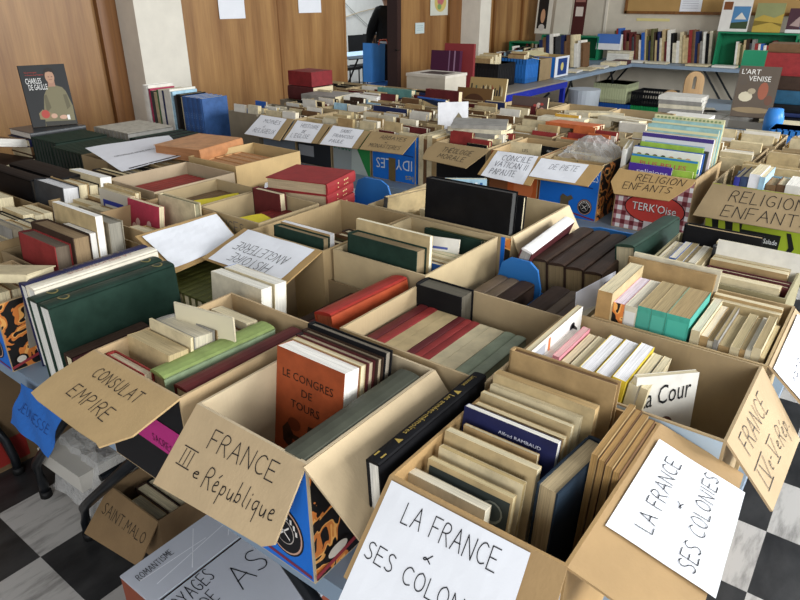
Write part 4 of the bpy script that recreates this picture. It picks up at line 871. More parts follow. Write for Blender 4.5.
# B2 behind: rows of red, cream and green bindings spine up
cbox(.885, 1.222, .475, .833, TZ, .985, 'cardboard box of red, cream and grey-green bindings behind the third Republic box', col='b39d78', panels=[])
B2 = 'box behind the third Republic box'
row([('8d9680', .026, .15, .25, 'hb', {'label': 'grey-green binding spine up, rightmost in that row'}), ('909a82', .028, .15, .25, 'hb', {'label': 'grey-green binding spine up, second from the right in that row'}), ('cream', .036, .15, .25, 'pb'), ('cream', .026, .15, .25, 'pb'),
     ('red', .02, .15, .25, 'hb'), ('red', .018, .15, .25, 'hb'), ('dark red', .02, .15, .25, 'hb'), ('beige', .03, .15, .25, 'pb'), ('beige', .026, .15, .25, 'pb'), ('red', .026, .15, .25, 'hb'), ('dark red', .026, .15, .25, 'hb')], B2, 'y', .528, 1.03, BZ+.045, 'sx', 0, end='left', seed=2)
book('black', (.055, .13, .20), 1.185, .765, BZ+.045, 'fx', 0, 0, '!thick black hardback standing in the far left corner behind the red bindings', 'hb', pg='5c5648')
# B3 FRANCE IVe-Ve Rep
cbox(.958, 1.245, .085, .456, TZ, .99, 'large box, half empty, with a flap handwritten FRANCE IVe-Ve Rép.', col='a8916c', flaps=[
    dict(q=[(.96, .085, .99), (1.245, .085, .99), (1.235, .005, .86), (.985, -.012, .885)], col='b49c78', lw=.0016, text=[('FRANCE', (.14, .62), (.72, .66), (.14, .88)), ('`', (.10, .20), (.28, .21), (.10, .46)), ('e-', (.31, .22), (.40, .22), (.31, .44)), ('~', (.43, .22), (.54, .22), (.43, .46)), ('e', (.57, .24), (.62, .24), (.57, .44)), ('Rép.', (.66, .2), (.92, .24), (.66, .46))]),
    ], panels=[dict(side='front', mat=flat('aebfcc'), draw=None)])
B3 = 'FRANCE IVe-Ve Rép. box'
def comic(e, d):
    f = face_map(d, 'front'); P(e, f, [(.0, .0), (1, .0), (1, 1), (.0, 1)], 'dedbd4', .0005)
    P(e, f, [(.06, .5), (.28, .5), (.28, .95), (.06, .95)], 'a8aab0'); P(e, f, [(.33, .3), (.37, .3), (.37, .97), (.33, .97)], 'd0733a'); P(e, f, [(.72, .35), (.86, .35), (.92, .8), (.8, .9), (.74, .7)], '2a2a30')
    P(e, f, disc_uv(.8, .87, .05, .04), '2a2a30'); P(e, f, disc_uv(.5, .6, .06, .05), '8a8a90')
book('tan', (.012, .25, .22), 1.10, .443, BZ+.055, 'fy', 0, 0, '!picture album with a small black figure on white, left in the FRANCE IVe box', 'pb', extra=comic)
def latour(e, d):
    f = face_map(d, 'front'); printed(e, f, 'La Cour', (.08, .66), (.90, .76), (.07, .86), flat('1c1c1e')); P(e, f, disc_uv(.55, .45, .14, .12), '6a4a44'); P(e, f, disc_uv(.55, .45, .09, .08), 'c8a090', .002)
yb = [('ivory', .022, .14, .19, 'pb', {'pg': 'e8e2d8'}), ('pink', .014, .15, .2, 'pb', {'pg': 'd9a8a4'}), ('beige', .016, .14, .19, 'pb'), ('ivory', .018, .14, .19, 'pb'), ('yellow', .028, .16, .195, 'pb', {'pg': 'e6e4e4', 'label': 'white-paged paperback with a bright yellow cover, first of three in the FRANCE IVe box'}),
      ('yellow', .028, .16, .195, 'pb', {'pg': 'e6e4e4', 'label': 'white-paged paperback with a bright yellow cover, second of three in the FRANCE IVe box'}), ('yellow', .026, .16, .198, 'pb', {'pg': 'e6e4e4', 'label': 'white-paged paperback with a bright yellow lettered cover, third of three in the FRANCE IVe box'}), ('ivory', .018, .14, .19, 'pb'), ('cream', .014, .14, .19, 'pb')]
row(yb[::-1], B3, 'y', .252, 1.11, BZ+.05, 'fy', 6, end='left', seed=9, gap=.003)
book('white', (.012, .12, .20), 1.085, .212, BZ+.055, 'fx', 4, 46, '!white paperback with curly black title lettering, rightmost in the FRANCE IVe box', 'pb', extra=latour)
# C4 and C5
cbox(1.25, 1.575, .078, .425, TZ, .99, 'cardboard box of teal and browned paperbacks behind the FRANCE IVe box', col='b39a70', flaps=[
    dict(q=[(1.255, .076, .99), (1.565, .076, .99), (1.555, -.03, .90), (1.25, -.035, .90)], col='b49c78', paper_uv=(.0, .0, .93, .94), lw=.0018, inkmat=M_PENCIL, seed=12, text=[('1939.1940', (.12, .50), (.85, .60), (.12, .68))])])
C4 = 'box beside the 1939.1940 sign'
def two(e, d):
    s = face_map(d, 'spineflat'); ink(e, s, '2', (.2, .52), (.7, .52), (.2, .68), mat=flat('2a2a2a'), lw=.002)
def tspine(col, txt):
    def g(e, d):
        s = face_map(d, 'spineflat'); P(e, s, [(.08, .1), (.92, .1), (.92, .95), (.08, .95)], col, .0006)
        printed(e, s, txt, (.7, .3), (.7, .75), (.35, .3), flat('1c2a28'), .0012)
    return g
def tig(e, d):
    s = face_map(d, 'spineflat'); e.add([s(0, 0, .0006), s(1, 0, .0006), s(1, 1, .0006), s(0, 1, .0006)], [(0, 1, 2, 3)], M_TIGER)
rw = [('beige', .032, .2, .27, 'pb', {'label': 'tan paperback with a handwritten 2 on its spine, left end of the teal row', 'extra': two, 'spine': 'b08d5c'}), ('pink', .024, .17, .245, 'pb', {'label': 'pale pink paperback with an orange and black spine left of the teal books', 'extra': tig, 'pg': 'd8ccd8'}),
      ('ivory', .026, .17, .245, 'pb', {'label': 'white-spined paperback just left of the three teal books', 'extra': tspine('e2e0da', 'MADRID'), 'pg': 'd8d2be'}),
      ('beige', .028, .165, .25, 'pb', {'label': 'teal-spined paperback, leftmost of the three', 'spine': '4aa08c', 'extra': tspine('4fa390', 'HISTOIRE'), 'pg': 'a8946a'}), ('beige', .03, .165, .25, 'pb', {'label': 'teal-spined paperback, middle of the three', 'spine': '4aa08c', 'extra': tspine('56b09c', 'HISTOIRE'), 'pg': 'a8946a'}),
      ('4a9f90', .046, .165, .25, 'pb', {'label': 'teal-spined paperback, rightmost and thickest of the three', 'spine': '45a894', 'extra': tspine('4fb5a0', 'HISTOIRE'), 'pg': 'a89064'})]
row([(a, b, c, d, e, f) for a, b, c, d, e, f in rw[::-1]], C4, 'y', .232, 1.36, BZ+.035, 'fy', 0, end='left', seed=1)
row(rnd(12, ['beige', 'cream', 'tan', 'beige', 'grey', 'ivory'], (.008, .022), (.17, .19), (.21, .235), 31, kinds=('pb',), limit=.142), 'browned row beside the teal spines', 'y', .088, 1.37, BZ+.03, 'fy', 0, end='left', seed=3)
book('tan', (.012, .2, .30), 1.50, .34, BZ, 'fx', 4, 0, 'wide tan board-covered book standing across behind the teal row', 'hb', pg='d8caa0')
book('ivory', (.010, .2, .305), 1.525, .335, BZ, 'fx', 4, 0, 'tall cream paperback standing across behind the wide tan board', 'pb')
row([('beige', .018, .14, .25, 'pb'), ('tan', .02, .14, .255, 'pb')], C4, 'x', 1.475, .165, BZ, 'fx', 3, note='right-hand cross row ', seed=2)
cbox(1.605, 1.94, .10, .432, TZ, .99, 'worn khaki cardboard box against the rear edge of the front island', col='8f8664')
C5 = 'worn khaki box'
row([('cream', .02, .16, .255, 'pb', {'label': 'cream paperback with a blue edge strip at the front of the khaki box', 'spine': 'blue'}), ('beige', .022, .16, .25, 'pb'), ('maroon', .024, .19, .245, 'hb', {'label': 'maroon ribbed binding, nearer of two in the khaki box'}), ('maroon', .024, .19, .245, 'hb', {'label': 'maroon ribbed binding, farther of two in the khaki box'})], C5, 'x', 1.615, .20, BZ, 'fx', 3, seed=2)
row([('tan', .03, .18, .25, 'pb'), ('beige', .02, .18, .25, 'pb'), ('white', .006, .2, .29, 'pb', {'label': 'plain white board standing above the maroon bindings in the khaki box', 'dc': -.01}), ('dark grey', .03, .2, .265, 'hb'), ('cream', .02, .2, .27, 'pb')], C5, 'x', 1.735, .21, BZ, 'fx', 3, note='second part ', seed=4)
book('black', (.03, .20, .285), 1.90, .31, BZ, 'fx', 2, 0, '!black hardback with beige top edge leaning at the rear wall of the khaki box', 'hb', pg='b8a078')
row(rnd(14, ['beige', 'cream', 'tan', 'beige', 'ivory', 'blue'], (.008, .018), (.15, .17), (.24, .25), 33, kinds=('pb',), limit=.115), C5, 'y', .312, 1.78, BZ, 'fy', 0, end='left', note='left-hand row ', seed=3)
# blue bins with volumes
def bin_(x0, x1, y0, y1, z0, zs, ze, label, hexs='2f72b8', rear='x'):
    m_ = flat(hexs, .38); mb = MB(); th = .005
    mb.box((x0, y0, z0), (x1, y1, z0+th), m_); mb.box((x0, y0, z0), (x1, y0+th, zs), m_); mb.box((x0, y1-th, z0), (x1, y1, zs), m_); mb.box((x0, y0, z0), (x0+th, y1, zs), m_)
    c = (y1-y0)*.28; h = ze-zs
    mb.prism([(x1, y1, z0), (x1, y1, zs+h*.25), (x1, y1-c*.35, zs+h*.8), (x1, y1-c, ze), (x1, y0+c, ze), (x1, y0+c*.35, zs+h*.8), (x1, y0, zs+h*.25), (x1, y0, z0)][::-1], (1, 0, 0), .008, m_)
    for yy in (y0-.006, y1-.004): mb.box((x0, yy, zs-.012), (x1, yy+.010, zs), m_)
    return tag(mb.build('plastic_bin', origin=((x0+x1)/2, (y0+y1)/2, z0)), label, 'bin', 'blue plastic bins of volumes')
bin_(1.262, 1.52, .665, .80, TZ, .87, .965, 'blue plastic bin with a raised rounded end, behind the red bindings')
row([('dark brown', .046, .14, .22, 'hb'), ('brown', .034, .14, .22, 'hb', {'spine': '6a5a48'}), ('brown', .036, .14, .22, 'hb', {'spine': '6a5a48'})], 'blue bin behind the red bindings', 'y', .674, 1.385, TZ+.03, 'sx', end='left', seed=4)
cbox(1.262, 1.49, .465, .655, TZ, .87, 'low cardboard tray of brown volumes beside the blue bin', col='7d6a4c', name='cardboard_tray')
row([('ivory', .03, .14, .18, 'pb'), ('brown', .03, .14, .2, 'hb', {'spine': '4e3c30'}), ('brown', .028, .14, .2, 'hb', {'spine': '5a4a3a'}), ('dark brown', .05, .14, .2, 'hb')], 'low tray beside the blue bin', 'y', .475, 1.375, TZ+.05, 'sx', end='left', seed=5)
bin_(1.56, 2.02, .455, .795, TZ, .86, .93, 'larger blue plastic bin holding thick dark leather volumes')
DV = 'larger blue bin'
row([('dark brown', .052, .2, .34, 'hb', {'pg': '8a7654', 'rough': .4, 'label': 'thick dark leather volume, spine up, %s from the right in the larger blue bin' % ORD[k]}) for k in range(4)], DV, 'y', .50, 1.74, TZ+.01, 'sx', -6, end='left', seed=4)
book('maroon', (.035, .20, .34), 1.70, .765, TZ+.05, 'sx', 17, 4, '!white-spined hardback with dark red boards leaning at the left of the leather volumes', 'hb', spine='e6e2dc', pg='a8a298')
book('dark green', (.055, .16, .34), 1.86, .487, .84, 'sx', -8, -4, '!dark green rounded hardback lying across the leather volumes', 'hb', spine='2e4438', rough=.45)
sg = display('paper_card', [(1.36, .505, .985), (1.52, .47, .995), (1.50, .462, .93), (1.35, .497, .92)], 'white card with blue print standing beside the tan book marked 2', lambda e, f: P(e, f, [(.7, .5), (.9, .5), (.9, .8), (.7, .8)], '4a5aa0'), 'e4e6ee', 'card', .002)
# C1 / D1
cbox(1.215, 1.58, .842, 1.155, TZ, .99, 'cardboard box with a large dark green book, left of the blue bin', col='b8a47e')
C1 = 'dark green book box'
row([('dark green', .045, .235, .285, 'hb', {'label': 'large dark green hardback facing the front of its box, centre of the island', 'pg': '8f7c5c'}), ('beige', .014, .25, .315, 'pb', {'label': 'tall pale board-like book directly behind the large dark green hardback', 'pg': 'e4dcc0'})], C1, 'x', 1.232, 1.01, BZ, 'fx', 3, seed=1)
row([('blue', .012, .14, .23, 'pb'), ('beige', .02, .14, .22, 'pb'), ('red', .008, .14, .215, 'pb'), ('beige', .02, .14, .22, 'pb'), ('cream', .02, .14, .225, 'pb', {'spine': 'navy'}), ('pale green', .022, .14, .225, 'pb'), ('tan', .02, .16, .22, 'pb')], C1, 'x', 1.315, .93, BZ, 'fx', 2, note='right-hand row ', seed=1)
row([('tan', .03, .14, .2, 'hb'), ('beige', .03, .14, .2, 'pb'), ('brown', .03, .14, .2, 'hb'), ('dark brown', .025, .14, .21, 'hb')], C1, 'x', 1.34, 1.07, BZ, 'fx', 2, note='left-hand row ', seed=1)
def direx(e, d):
    f = face_map(d, 'front'); printed(e, f, 'DIRECTION', (.1, .62), (.9, .62), (.1, .75), flat('7a2434')); P(e, f, [(.2, .85), (.8, .85), (.8, .88), (.2, .88)], '4a5a9a')
book('white', (.006, .16, .22), 1.40, .96, BZ+.05, 'fx', 18, 15, 'white leaflet with dark red lettering tilted behind the tall pale board', 'pb', extra=direx)
row([('dark green', .016, .2, .235, 'hb'), ('olive', .02, .2, .23, 'hb')], C1, 'x', 1.525, .97, BZ, 'fx', 2, note='rear row ', seed=1)
cbox(1.60, 2.0, .808, 1.35, TZ, .99, 'widest cardboard box holding the big black book, with a lifted side flap', col='b8a47e', flaps=[
    dict(q=[(1.605, .806, .99), (2.0, .806, .99), (2.06, .77, .885), (1.67, .765, .82)], col='c4b08c')],
    panels=[dict(side='front', mat=cardboard('b09a74'), draw=lambda mb, mf: (patch(mb, mf, [(.94, 0), (.965, 0), (.965, .98), (.94, .98)], BLUE_P, .001), mb.add([mf(.966, 0, .001), mf(.999, 0, .001), mf(.999, .98, .001), mf(.966, .98, .001)], [(0, 1, 2, 3)], M_TIGER)))])
D1 = 'box with the big black book'
def bigblk(e, d):
    s = face_map(d, 'spine'); printed(e, s, 'DICTIONNAIRE', (.8, .2), (.8, .8), (.25, .2), flat('8ab8b0'))
book('black', (.036, .30, .31), 1.628, .975, BZ+.055, 'fx', 3, 0, '!big glossy black hardback with pale blue spine lettering, centre of the island', 'hb', rough=.25, pg='3a3a38')
row([('black', .02, .3, .31, 'hb', {'dz': .03, 'label': 'black hardback just behind the big glossy black one', 'spine': '1c4a44'}), ('beige', .02, .2, .22, 'pb'), ('cream', .02, .2, .22, 'pb'), ('brown', .02, .2, .21, 'pb'), ('beige', .03, .2, .21, 'pb')], D1, 'x', 1.668, .97, BZ, 'fx', 3, note='right part ', seed=1)
book('beige', (.02, .28, .235), 1.76, 1.27, BZ+.04, 'fy', 8, -14, '!old yellowed hardback cover standing open at the left wall of the black book box', 'hb', pg='b8a480', spine='dark grey')
book('pale blue', (.02, .15, .25), 1.945, 1.18, BZ+.035, 'fx', 4, 35, '!pale blue and white striped paperback with a red edge behind the big black book', 'pb', spine='red', extra=lambda e, d: [P(e, face_map(d, 'front'), [(.1+.12*k, .5), (.16+.12*k, .5), (.18+.12*k, .95), (.12+.12*k, .95)], ['2f5f9a', 'e8eaee'][k % 2]) for k in range(7)])
row([('cream', .02, .13, .22, 'pb'), ('beige', .02, .13, .21, 'pb'), ('brown', .03, .13, .21, 'pb', {'spine': '7a5040'}), ('beige', .03, .13, .21, 'pb'), ('cream', .03, .13, .2, 'pb'), ('tan', .03, .13, .2, 'pb')], D1, 'x', 1.72, 1.16, BZ, 'fx', 2, note='middle row ', seed=7)
# C0 HISTOIRE ANGLETERRE
cbox(1.185, 1.587, 1.165, 1.462, TZ, .99, 'cardboard box with a white sign reading HISTOIRE ANGLETERRE upside down', col='a89068', flaps=[
    dict(q=[(1.185, 1.49, .99), (1.185, 1.168, .99), (1.02, 1.165, .953), (1.035, 1.50, .925)], col='b08f5c', paper_uv=(.08, .02, .93, .97), lw=.0018, seed=21, amp=.004,
         text=[('HISTOIRE', (.78, .34), (.22, .34), (.78, .12)), ('ANGLETERRE', (.86, .64), (.12, .64), (.86, .42))])])
C0 = 'HISTOIRE ANGLETERRE box'
row([('dark green', .028, .2, .26, 'hb', {'label': 'slate green hardback leaning over the rim of the HISTOIRE ANGLETERRE box', 'pg': '9a8664'}), ('tan', .02, .2, .265, 'pb', {'pg': 'e0e0e0'})], C0, 'x', 1.21, 1.30, BZ, 'fx', 3, seed=2)
row([('brown', .03, .14, .2, 'hb'), ('dark brown', .03, .14, .2, 'hb'), ('olive', .03, .14, .19, 'hb'), ('brown', .03, .14, .2, 'hb'), ('dark brown', .035, .14, .2, 'hb'), ('tan', .03, .14, .19, 'hb')], C0, 'x', 1.30, 1.25, BZ, 'fx', 3, note='sunken row ', seed=2)
row([('brown', .03, .12, .2, 'hb'), ('dark brown', .03, .12, .2, 'hb'), ('maroon', .03, .12, .19, 'hb')], C0, 'x', 1.30, 1.39, BZ, 'fx', 3, note='left sunken row ', seed=3)
# B1 behind CONSULAT
cbox(.885, 1.205, .850, 1.29, TZ, .90, 'low cardboard box of dark books right behind the CONSULAT EMPIRE box', col='8d7858')
book('ivory', (.034, .185, .25), .905, 1.185, BZ, 'fx', 5, 0, '!cream paperback block with red spot, front of the pair behind the CONSULAT box', 'pb', pg='e6e2d4', extra=lambda e, d: (P(e, face_map(d, 'front'), disc_uv(.86, .62, .03, .025), 'b03024')))
book('cream', (.038, .185, .25), .945, 1.18, BZ, 'fx', 5, 0, '!cream paperback block with blue edges, rear of the pair behind the CONSULAT box', 'pb', pg='e6e2d4', spine='3a62a8')
book('a84a2c', (.055, .14, .27), 1.055, .90, .835, 'sx', -10, -2, '!orange leather-backed hardback lying flat behind the LE CONGRES DE TOURS book', 'hb', spine='a03028', rough=.35, pg='a85a3a')
row([('dark brown', .03, .08, .16, 'hb'), ('maroon', .03, .15, .26, 'hb', {'spine': '3a2424'}), ('black', .03, .15, .26, 'hb')][:1], 'low box behind the CONSULAT box', 'y', .875, 1.03, BZ, 'sx', end='left', seed=4)
row([('brown', .03, .13, .2, 'hb'), ('dark brown', .03, .13, .2, 'hb'), ('maroon', .03, .13, .2, 'hb'), ('dark brown', .03, .13, .2, 'hb')], 'low box behind the CONSULAT box', 'y', .955, 1.09, BZ+.01, 'sx', end='left', note='left part ', seed=4)
# green and gold bindings
cbox(.885, 1.175, 1.295, 1.64, TZ, .86, 'low tray of olive and gold ribbed bindings under the blank paper sign', col='6b5c40', name='cardboard_tray')
def gold(e, d):
    s = face_map(d, 'spine')
    for v in (.15, .32, .5, .68, .85): P(e, s, [(.1, v), (.9, v), (.9, v+.03), (.1, v+.03)], 'a89a58')
row([('olive', .028, .13, .2, 'hb', {'extra': gold, 'spine': '4a4c22', 'label': 'olive ribbed binding with gold bars, %s from the right in the low tray' % ORD[k]}) for k in range(11)], 'low tray', 'y', 1.31, 1.02, TZ+.01, 'sx', end='left', seed=4)
# G box with blank paper
gbx = cbox(.985, 1.245, 1.70, 2.0, TZ, .985, 'cardboard box with a flap covered by a blank white sheet', col='a08660', flaps=[
    dict(q=[(.952, 1.70, .985), (1.245, 1.70, .985), (1.19, 1.515, .93), (.93, 1.495, .93)], col='b08f5c', paper_uv=(.05, .06, .98, .93), seed=31, amp=.004)])
row([('cream', .024, .2, .27, 'hb', {'label': 'grey-paged worn book standing behind the blank white sheet', 'pg': '8a8468'}), ('beige', .02, .15, .25, 'pb')], 'box with the blank sheet', 'x', 1.185, 1.84, BZ, 'fx', 2, seed=1)
book('b03a50', (.02, .18, .2), 1.12, 1.92, BZ+.06, 'fx', 8, 0, 'crimson booklet with a white floral ornament beside the grey book', 'pb', extra=lambda e, d: [P(e, face_map(d, 'front'), disc_uv(.2+.12*k, .55+.1*math.sin(k*2), .07, .07, 10), 'e0b8b0', .0006+.0002*k) for k in range(6)])
row([('tan', .03, .14, .2, 'hb'), ('brown', .03, .14, .2, 'hb'), ('beige', .03, .14, .21, 'pb'), ('tan', .03, .14, .2, 'hb')], 'box with the blank sheet', 'x', .965, 1.80, BZ, 'fx', 2, note='front row ', seed=1)
# left group
cbox(.715, .975, 1.675, 2.05, TZ, .93, 'cardboard box of brown and red hardbacks behind the tall blue book', col='8f7a58')
LG = 'upright group behind the tall blue book'
row([('red', .045, .21, .255, 'hb', {'label': 'thick red cloth hardback standing behind the tall blue book', 'spine': '5a1e20', 'pg': '6a5c4c', 'rough': .7}), ('dark brown', .05, .24, .27, 'hb', {'label': 'thick worn dark brown hardback right behind the red cloth one', 'pg': '8f7858'}),
     ('black', .02, .15, .27, 'pb', {'label': 'black paperback with white pages, right of the worn brown hardback', 'pg': 'e4e0d6', 'dc': -.04}), ('beige', .022, .24, .315, 'pb', {'label': 'tall tan paperback with bright white pages in the left group', 'pg': 'f0eee8', 'spine': 'white'}),
     ('black', .012, .2, .28, 'pb', {'pg': 'e4e0d6'}), ('8a8270', .045, .24, .285, 'hb', {'label': 'thick grey-brown hardback with grey page edges in the left group', 'pg': '8f8a7c'})], LG, 'x', .722, 1.85, BZ, 'fx', 4, seed=1)
row([('beige', .03, .12, .2, 'pb'), ('brown', .03, .12, .2, 'hb'), ('cream', .03, .12, .2, 'pb'), ('tan', .02, .12, .2, 'hb'), ('dark red', .03, .12, .2, 'hb')], 'blue box at the left edge', 'x', .54, 1.75, BZ, 'fx', 4, seed=1)
book('cream', (.022, .13, .2), .60, 1.74, .95, 'flat', 12, 35, 'worn cream book tilted on top of the blue box at the left edge', 'hb')
cbox(.70, 1.0, 2.07, 2.40, TZ, .95, 'cardboard box of tan and cream worn books at the left edge', col='98805a')
row([('tan', .03, .15, .2, 'hb'), ('cream', .03, .15, .21, 'pb'), ('brown', .025, .15, .2, 'hb'), ('beige', .03, .15, .21, 'pb'), ('black', .02, .15, .21, 'hb'), ('beige', .035, .15, .22, 'pb'), ('cream', .03, .15, .21, 'pb'), ('tan', .03, .15, .21, 'pb')], 'left edge box of tan books', 'x', .712, 2.30, BZ, 'fx', 5, seed=1)
row([('cream', .03, .15, .2, 'hb', {'pg': 'a89c84'}), ('grey', .035, .15, .23, 'hb', {'pg': 'a89c84'}), ('tan', .03, .15, .22, 'hb'), ('white', .03, .15, .21, 'pb'), ('dark grey', .03, .15, .21, 'hb')], 'left edge box of tan books', 'x', .712, 2.15, BZ, 'fx', 6, note='right column ', seed=1)
cbox(1.01, 1.235, 2.01, 2.34, TZ, .965, 'cardboard box with a red and a tan book, left of the blank sign', col='a08862')
def frame_cov(e, d):
    f = face_map(d, 'front'); P(e, f, [(.0, .0), (1, .0), (1, 1), (.0, 1)], 'cfc8b8', .0005); P(e, f, [(.1, .5), (.75, .5), (.75, .86), (.1, .86)], '2a3a9a'); P(e, f, [(.16, .5), (.69, .5), (.69, .8), (.16, .8)], 'd9d6cc', .0015)
row([('red', .022, .14, .2, 'hb'), ('cream', .03, .14, .2, 'pb'), ('beige', .03, .14, .21, 'pb'), ('brown', .03, .14, .2, 'hb'), ('tan', .03, .14, .21, 'pb'), ('beige', .03, .14, .2, 'pb')], 'box left of the blank sign', 'x', 1.02, 2.25, BZ, 'fx', 3, seed=1)
row([('cream', .03, .15, .21, 'pb'), ('tan', .03, .15, .2, 'hb'), ('cream', .018, .2, .26, 'pb', {'label': 'pale book with a blue-framed picture on its cover behind the blank sign', 'extra': frame_cov}), ('beige', .02, .2, .27, 'hb')], 'box left of the blank sign', 'x', 1.06, 2.11, BZ, 'fx', 3, note='right column ', seed=1)
# E0 / E1 / E2
cbox(1.25, 1.612, 2.05, 2.36, TZ, .99, 'long cardboard box of red books beside the printed white sheet', col='ab987c')
row([('red', .026, .14, .3, 'hb', {'spine': '8a3028'}) for k in range(10)], 'long box beside the printed sheet', 'y', 2.065, 1.43, BZ+.06, 'sx', end='left', seed=5)
cbox(1.25, 1.52, 1.80, 2.045, TZ, .985, 'cardboard box of brown bindings with a yellow sheet on top', col='a8946f')
row([('brown', .03, .14, .24, 'hb', {'spine': '6a5236'}) for k in range(7)], 'box under the yellow sheet', 'y', 1.812, 1.385, BZ+.06, 'sx', end='left', seed=5)
ys, _ = sheet(quadmap([(1.30, 1.95, .955), (1.50, 1.90, .955), (1.46, 1.82, .955), (1.27, 1.85, .955)]), 0, 0, 1, 1, paper('e2cf2e'), 3, .004); tag(ys.build('yellow_paper', origin=(1.36, 1.9, .915)), 'bright yellow sheet lying on brown bindings, the left one', 'paper')
cbox(1.25, 1.52, 1.50, 1.79, TZ, .985, 'cardboard box of dark red bindings beside the stack of red volumes', col='a8946f', panels=[dict(side='front', mat=cardboard('9c865e'), draw=lambda mb, mf: ink(mb, mf, 'LUCES', (.3, .78), (.75, .78), (.3, .93), mat=M_PENCIL, lw=.002))])
row([('dark red', .028, .14, .24, 'hb', {'spine': '6e2420'}) for k in range(6)], 'box beside the stack of red volumes', 'y', 1.53, 1.385, BZ+.05, 'sx', end='left', seed=5)
book('dark red', (.03, .14, .2), 1.49, 1.715, BZ+.055, 'fx', 0, 0, 'dark red hardback standing on end left of the red stack, front one', 'hb'); 
ys, _ = sheet(quadmap([(1.27, 1.72, .945), (1.40, 1.66, .945), (1.38, 1.56, .945), (1.26, 1.60, .945)]), 0, 0, 1, 1, paper('e2cf2e'), 4, .003); tag(ys.build('yellow_paper', origin=(1.32, 1.6, .925)), 'bright yellow sheet lying on dark red bindings, the right one', 'paper')
cbox(1.53, 1.92, 1.48, 1.90, TZ, .86, 'low cardboard box under the stack of four red volumes', col='a8946f')
row([('dark red', .034, .105, .3, 'hb', {'spine': '6e2824'}) for k in range(11)], 'low box under the red stack', 'y', 1.495, 1.73, BZ, 'sx', end='left', seed=5)
def redsp(e, d):
    s = face_map(d, 'spine')
    for v in (.28, .34, .40, .62): P(e, s, [(.25, v), (.72, v), (.72, v+.03), (.25, v+.03)], 'd8c48a')
    P(e, s, [(.1, .9), (.9, .9), (.9, .91), (.1, .91)], 'd8c48a')
for k in range(4):
    book('8e2a2c', (.042, .25, .215), 1.66+.006*(k % 2), 1.69-.004*k, .862+k*.0425, 'flaty', 0, [15, 13, 16, 14][k], 'red cloth volume with gilt spine lettering, %s from the bottom of the stack of four' % ORD[k], 'hb', group='stack of red volumes', extra=redsp, pg='b8a484')
cbox(1.62, 2.04, 1.91, 2.11, TZ, .88, 'low cardboard tray of maroon books with a small white note', col='8f7a58', name='cardboard_tray')
row([('maroon', .034, .14, .34, 'hb', {'spine': '5a2620'}) for k in range(5)], 'low tray with the white note', 'y', 1.918, 1.83, BZ, 'sx', end='left', seed=5)
ws, _ = sheet(quadmap([(1.80, 2.09, .90), (1.93, 2.02, .90), (1.84, 1.96, .90), (1.74, 2.03, .90)]), 0, 0, 1, 1, paper(), 6, .003); tag(ws.build('paper_note', origin=(1.83, 2.02, .9)), 'small white note lying on maroon books left of the red stack', 'paper')
bin_(1.93, 2.055, 1.60, 1.80, TZ, .84, .93, 'blue plastic bin with a rounded end right of the red stack')
cbox(1.605, 1.925, 1.36, 1.475, TZ, .88, 'narrow cardboard tray of maroon volumes right of the red stack', col='7d6848', name='cardboard_tray')
row([('maroon', .034, .14, .28, 'hb', {'spine': '5a2220'}) for k in range(3)], 'narrow tray right of the red stack', 'y', 1.366, 1.765, BZ, 'sx', end='left', seed=5)
ws, _ = sheet(quadmap([(1.66, 1.47, .905), (1.78, 1.43, .905), (1.72, 1.38, .905), (1.62, 1.42, .905)]), 0, 0, 1, 1, paper(), 6, .003); tag(ws.build('paper_note', origin=(1.7, 1.42, .905)), 'small white note lying on maroon volumes right of the red stack', 'paper')
# F boxes with kraft wrapped books
cbox(1.68, 2.05, 2.125, 2.44, TZ, .99, 'cardboard box of kraft-wrapped books next to the grey box', col='b89c6c')
row([('b98a5c', .05, .26, .16, 'hb', {'label': 'kraft-orange book block, %s from the front in the kraft box' % ORD[k], 'pg': 'b98a5c'}) for k in range(5)], 'kraft box', 'x', 1.70, 2.285, BZ+.06, 'fx', 0, seed=2)
cbox(1.56, 2.05, 2.455, 2.78, TZ, .96, 'cardboard box with a thick kraft-covered book lying on top', col='b89c6c')
row([('tan', .045, .26, .2, 'hb') for k in range(9)], 'box under the thick kraft book', 'x', 1.58, 2.62, BZ, 'fx', 0, seed=2)
book('bd8a60', (.055, .26, .30), 1.83, 2.56, .962, 'flaty', 0, 12, 'thick kraft-covered book lying flat on the rim of its box', 'hb', spine='b07a50', pg='a8744c')
# printed sheet
box_l = cbox(1.50, 1.98, 2.80, 3.02, TZ, .95, 'cardboard box behind the large printed white sheet', col='a08a66')
pmf = quadmap([(1.50, 2.97, .985), (1.915, 2.92, .985), (1.73, 2.51, .975), (1.40, 2.51, .965)])
ps, m2 = sheet(pmf, 0, 0, 1, 1, paper('e6e6ea'), 6, .004, t=.001)
printed(ps, m2, 'A DESTINATION DES AMATEURS, PRIERE DE NE PAS DECLASSER', (.14, .46), (.9, .46), (.14, .51), M_INK)
P(ps, m2, [(.12, .02), (.97, .02), (.97, .05), (.12, .05)], '2a2a30')
tag(ps.build('printed_sheet', origin=(1.6, 2.8, .96)), 'large white printed sheet lying slanted over a box on the left', 'paper')
cbox(1.26, 1.53, 2.40, 2.68, TZ, .94, 'cardboard box of books under the printed white sheet', col='a8946f')
row(rnd(12, ['dark brown', 'grey', 'beige', 'black', 'cream'], (.02, .035), (.14, .2), (.2, .23), 44, limit=.23), 'box under the printed sheet', 'x', 1.275, 2.54, BZ, 'fx', 3, seed=1)
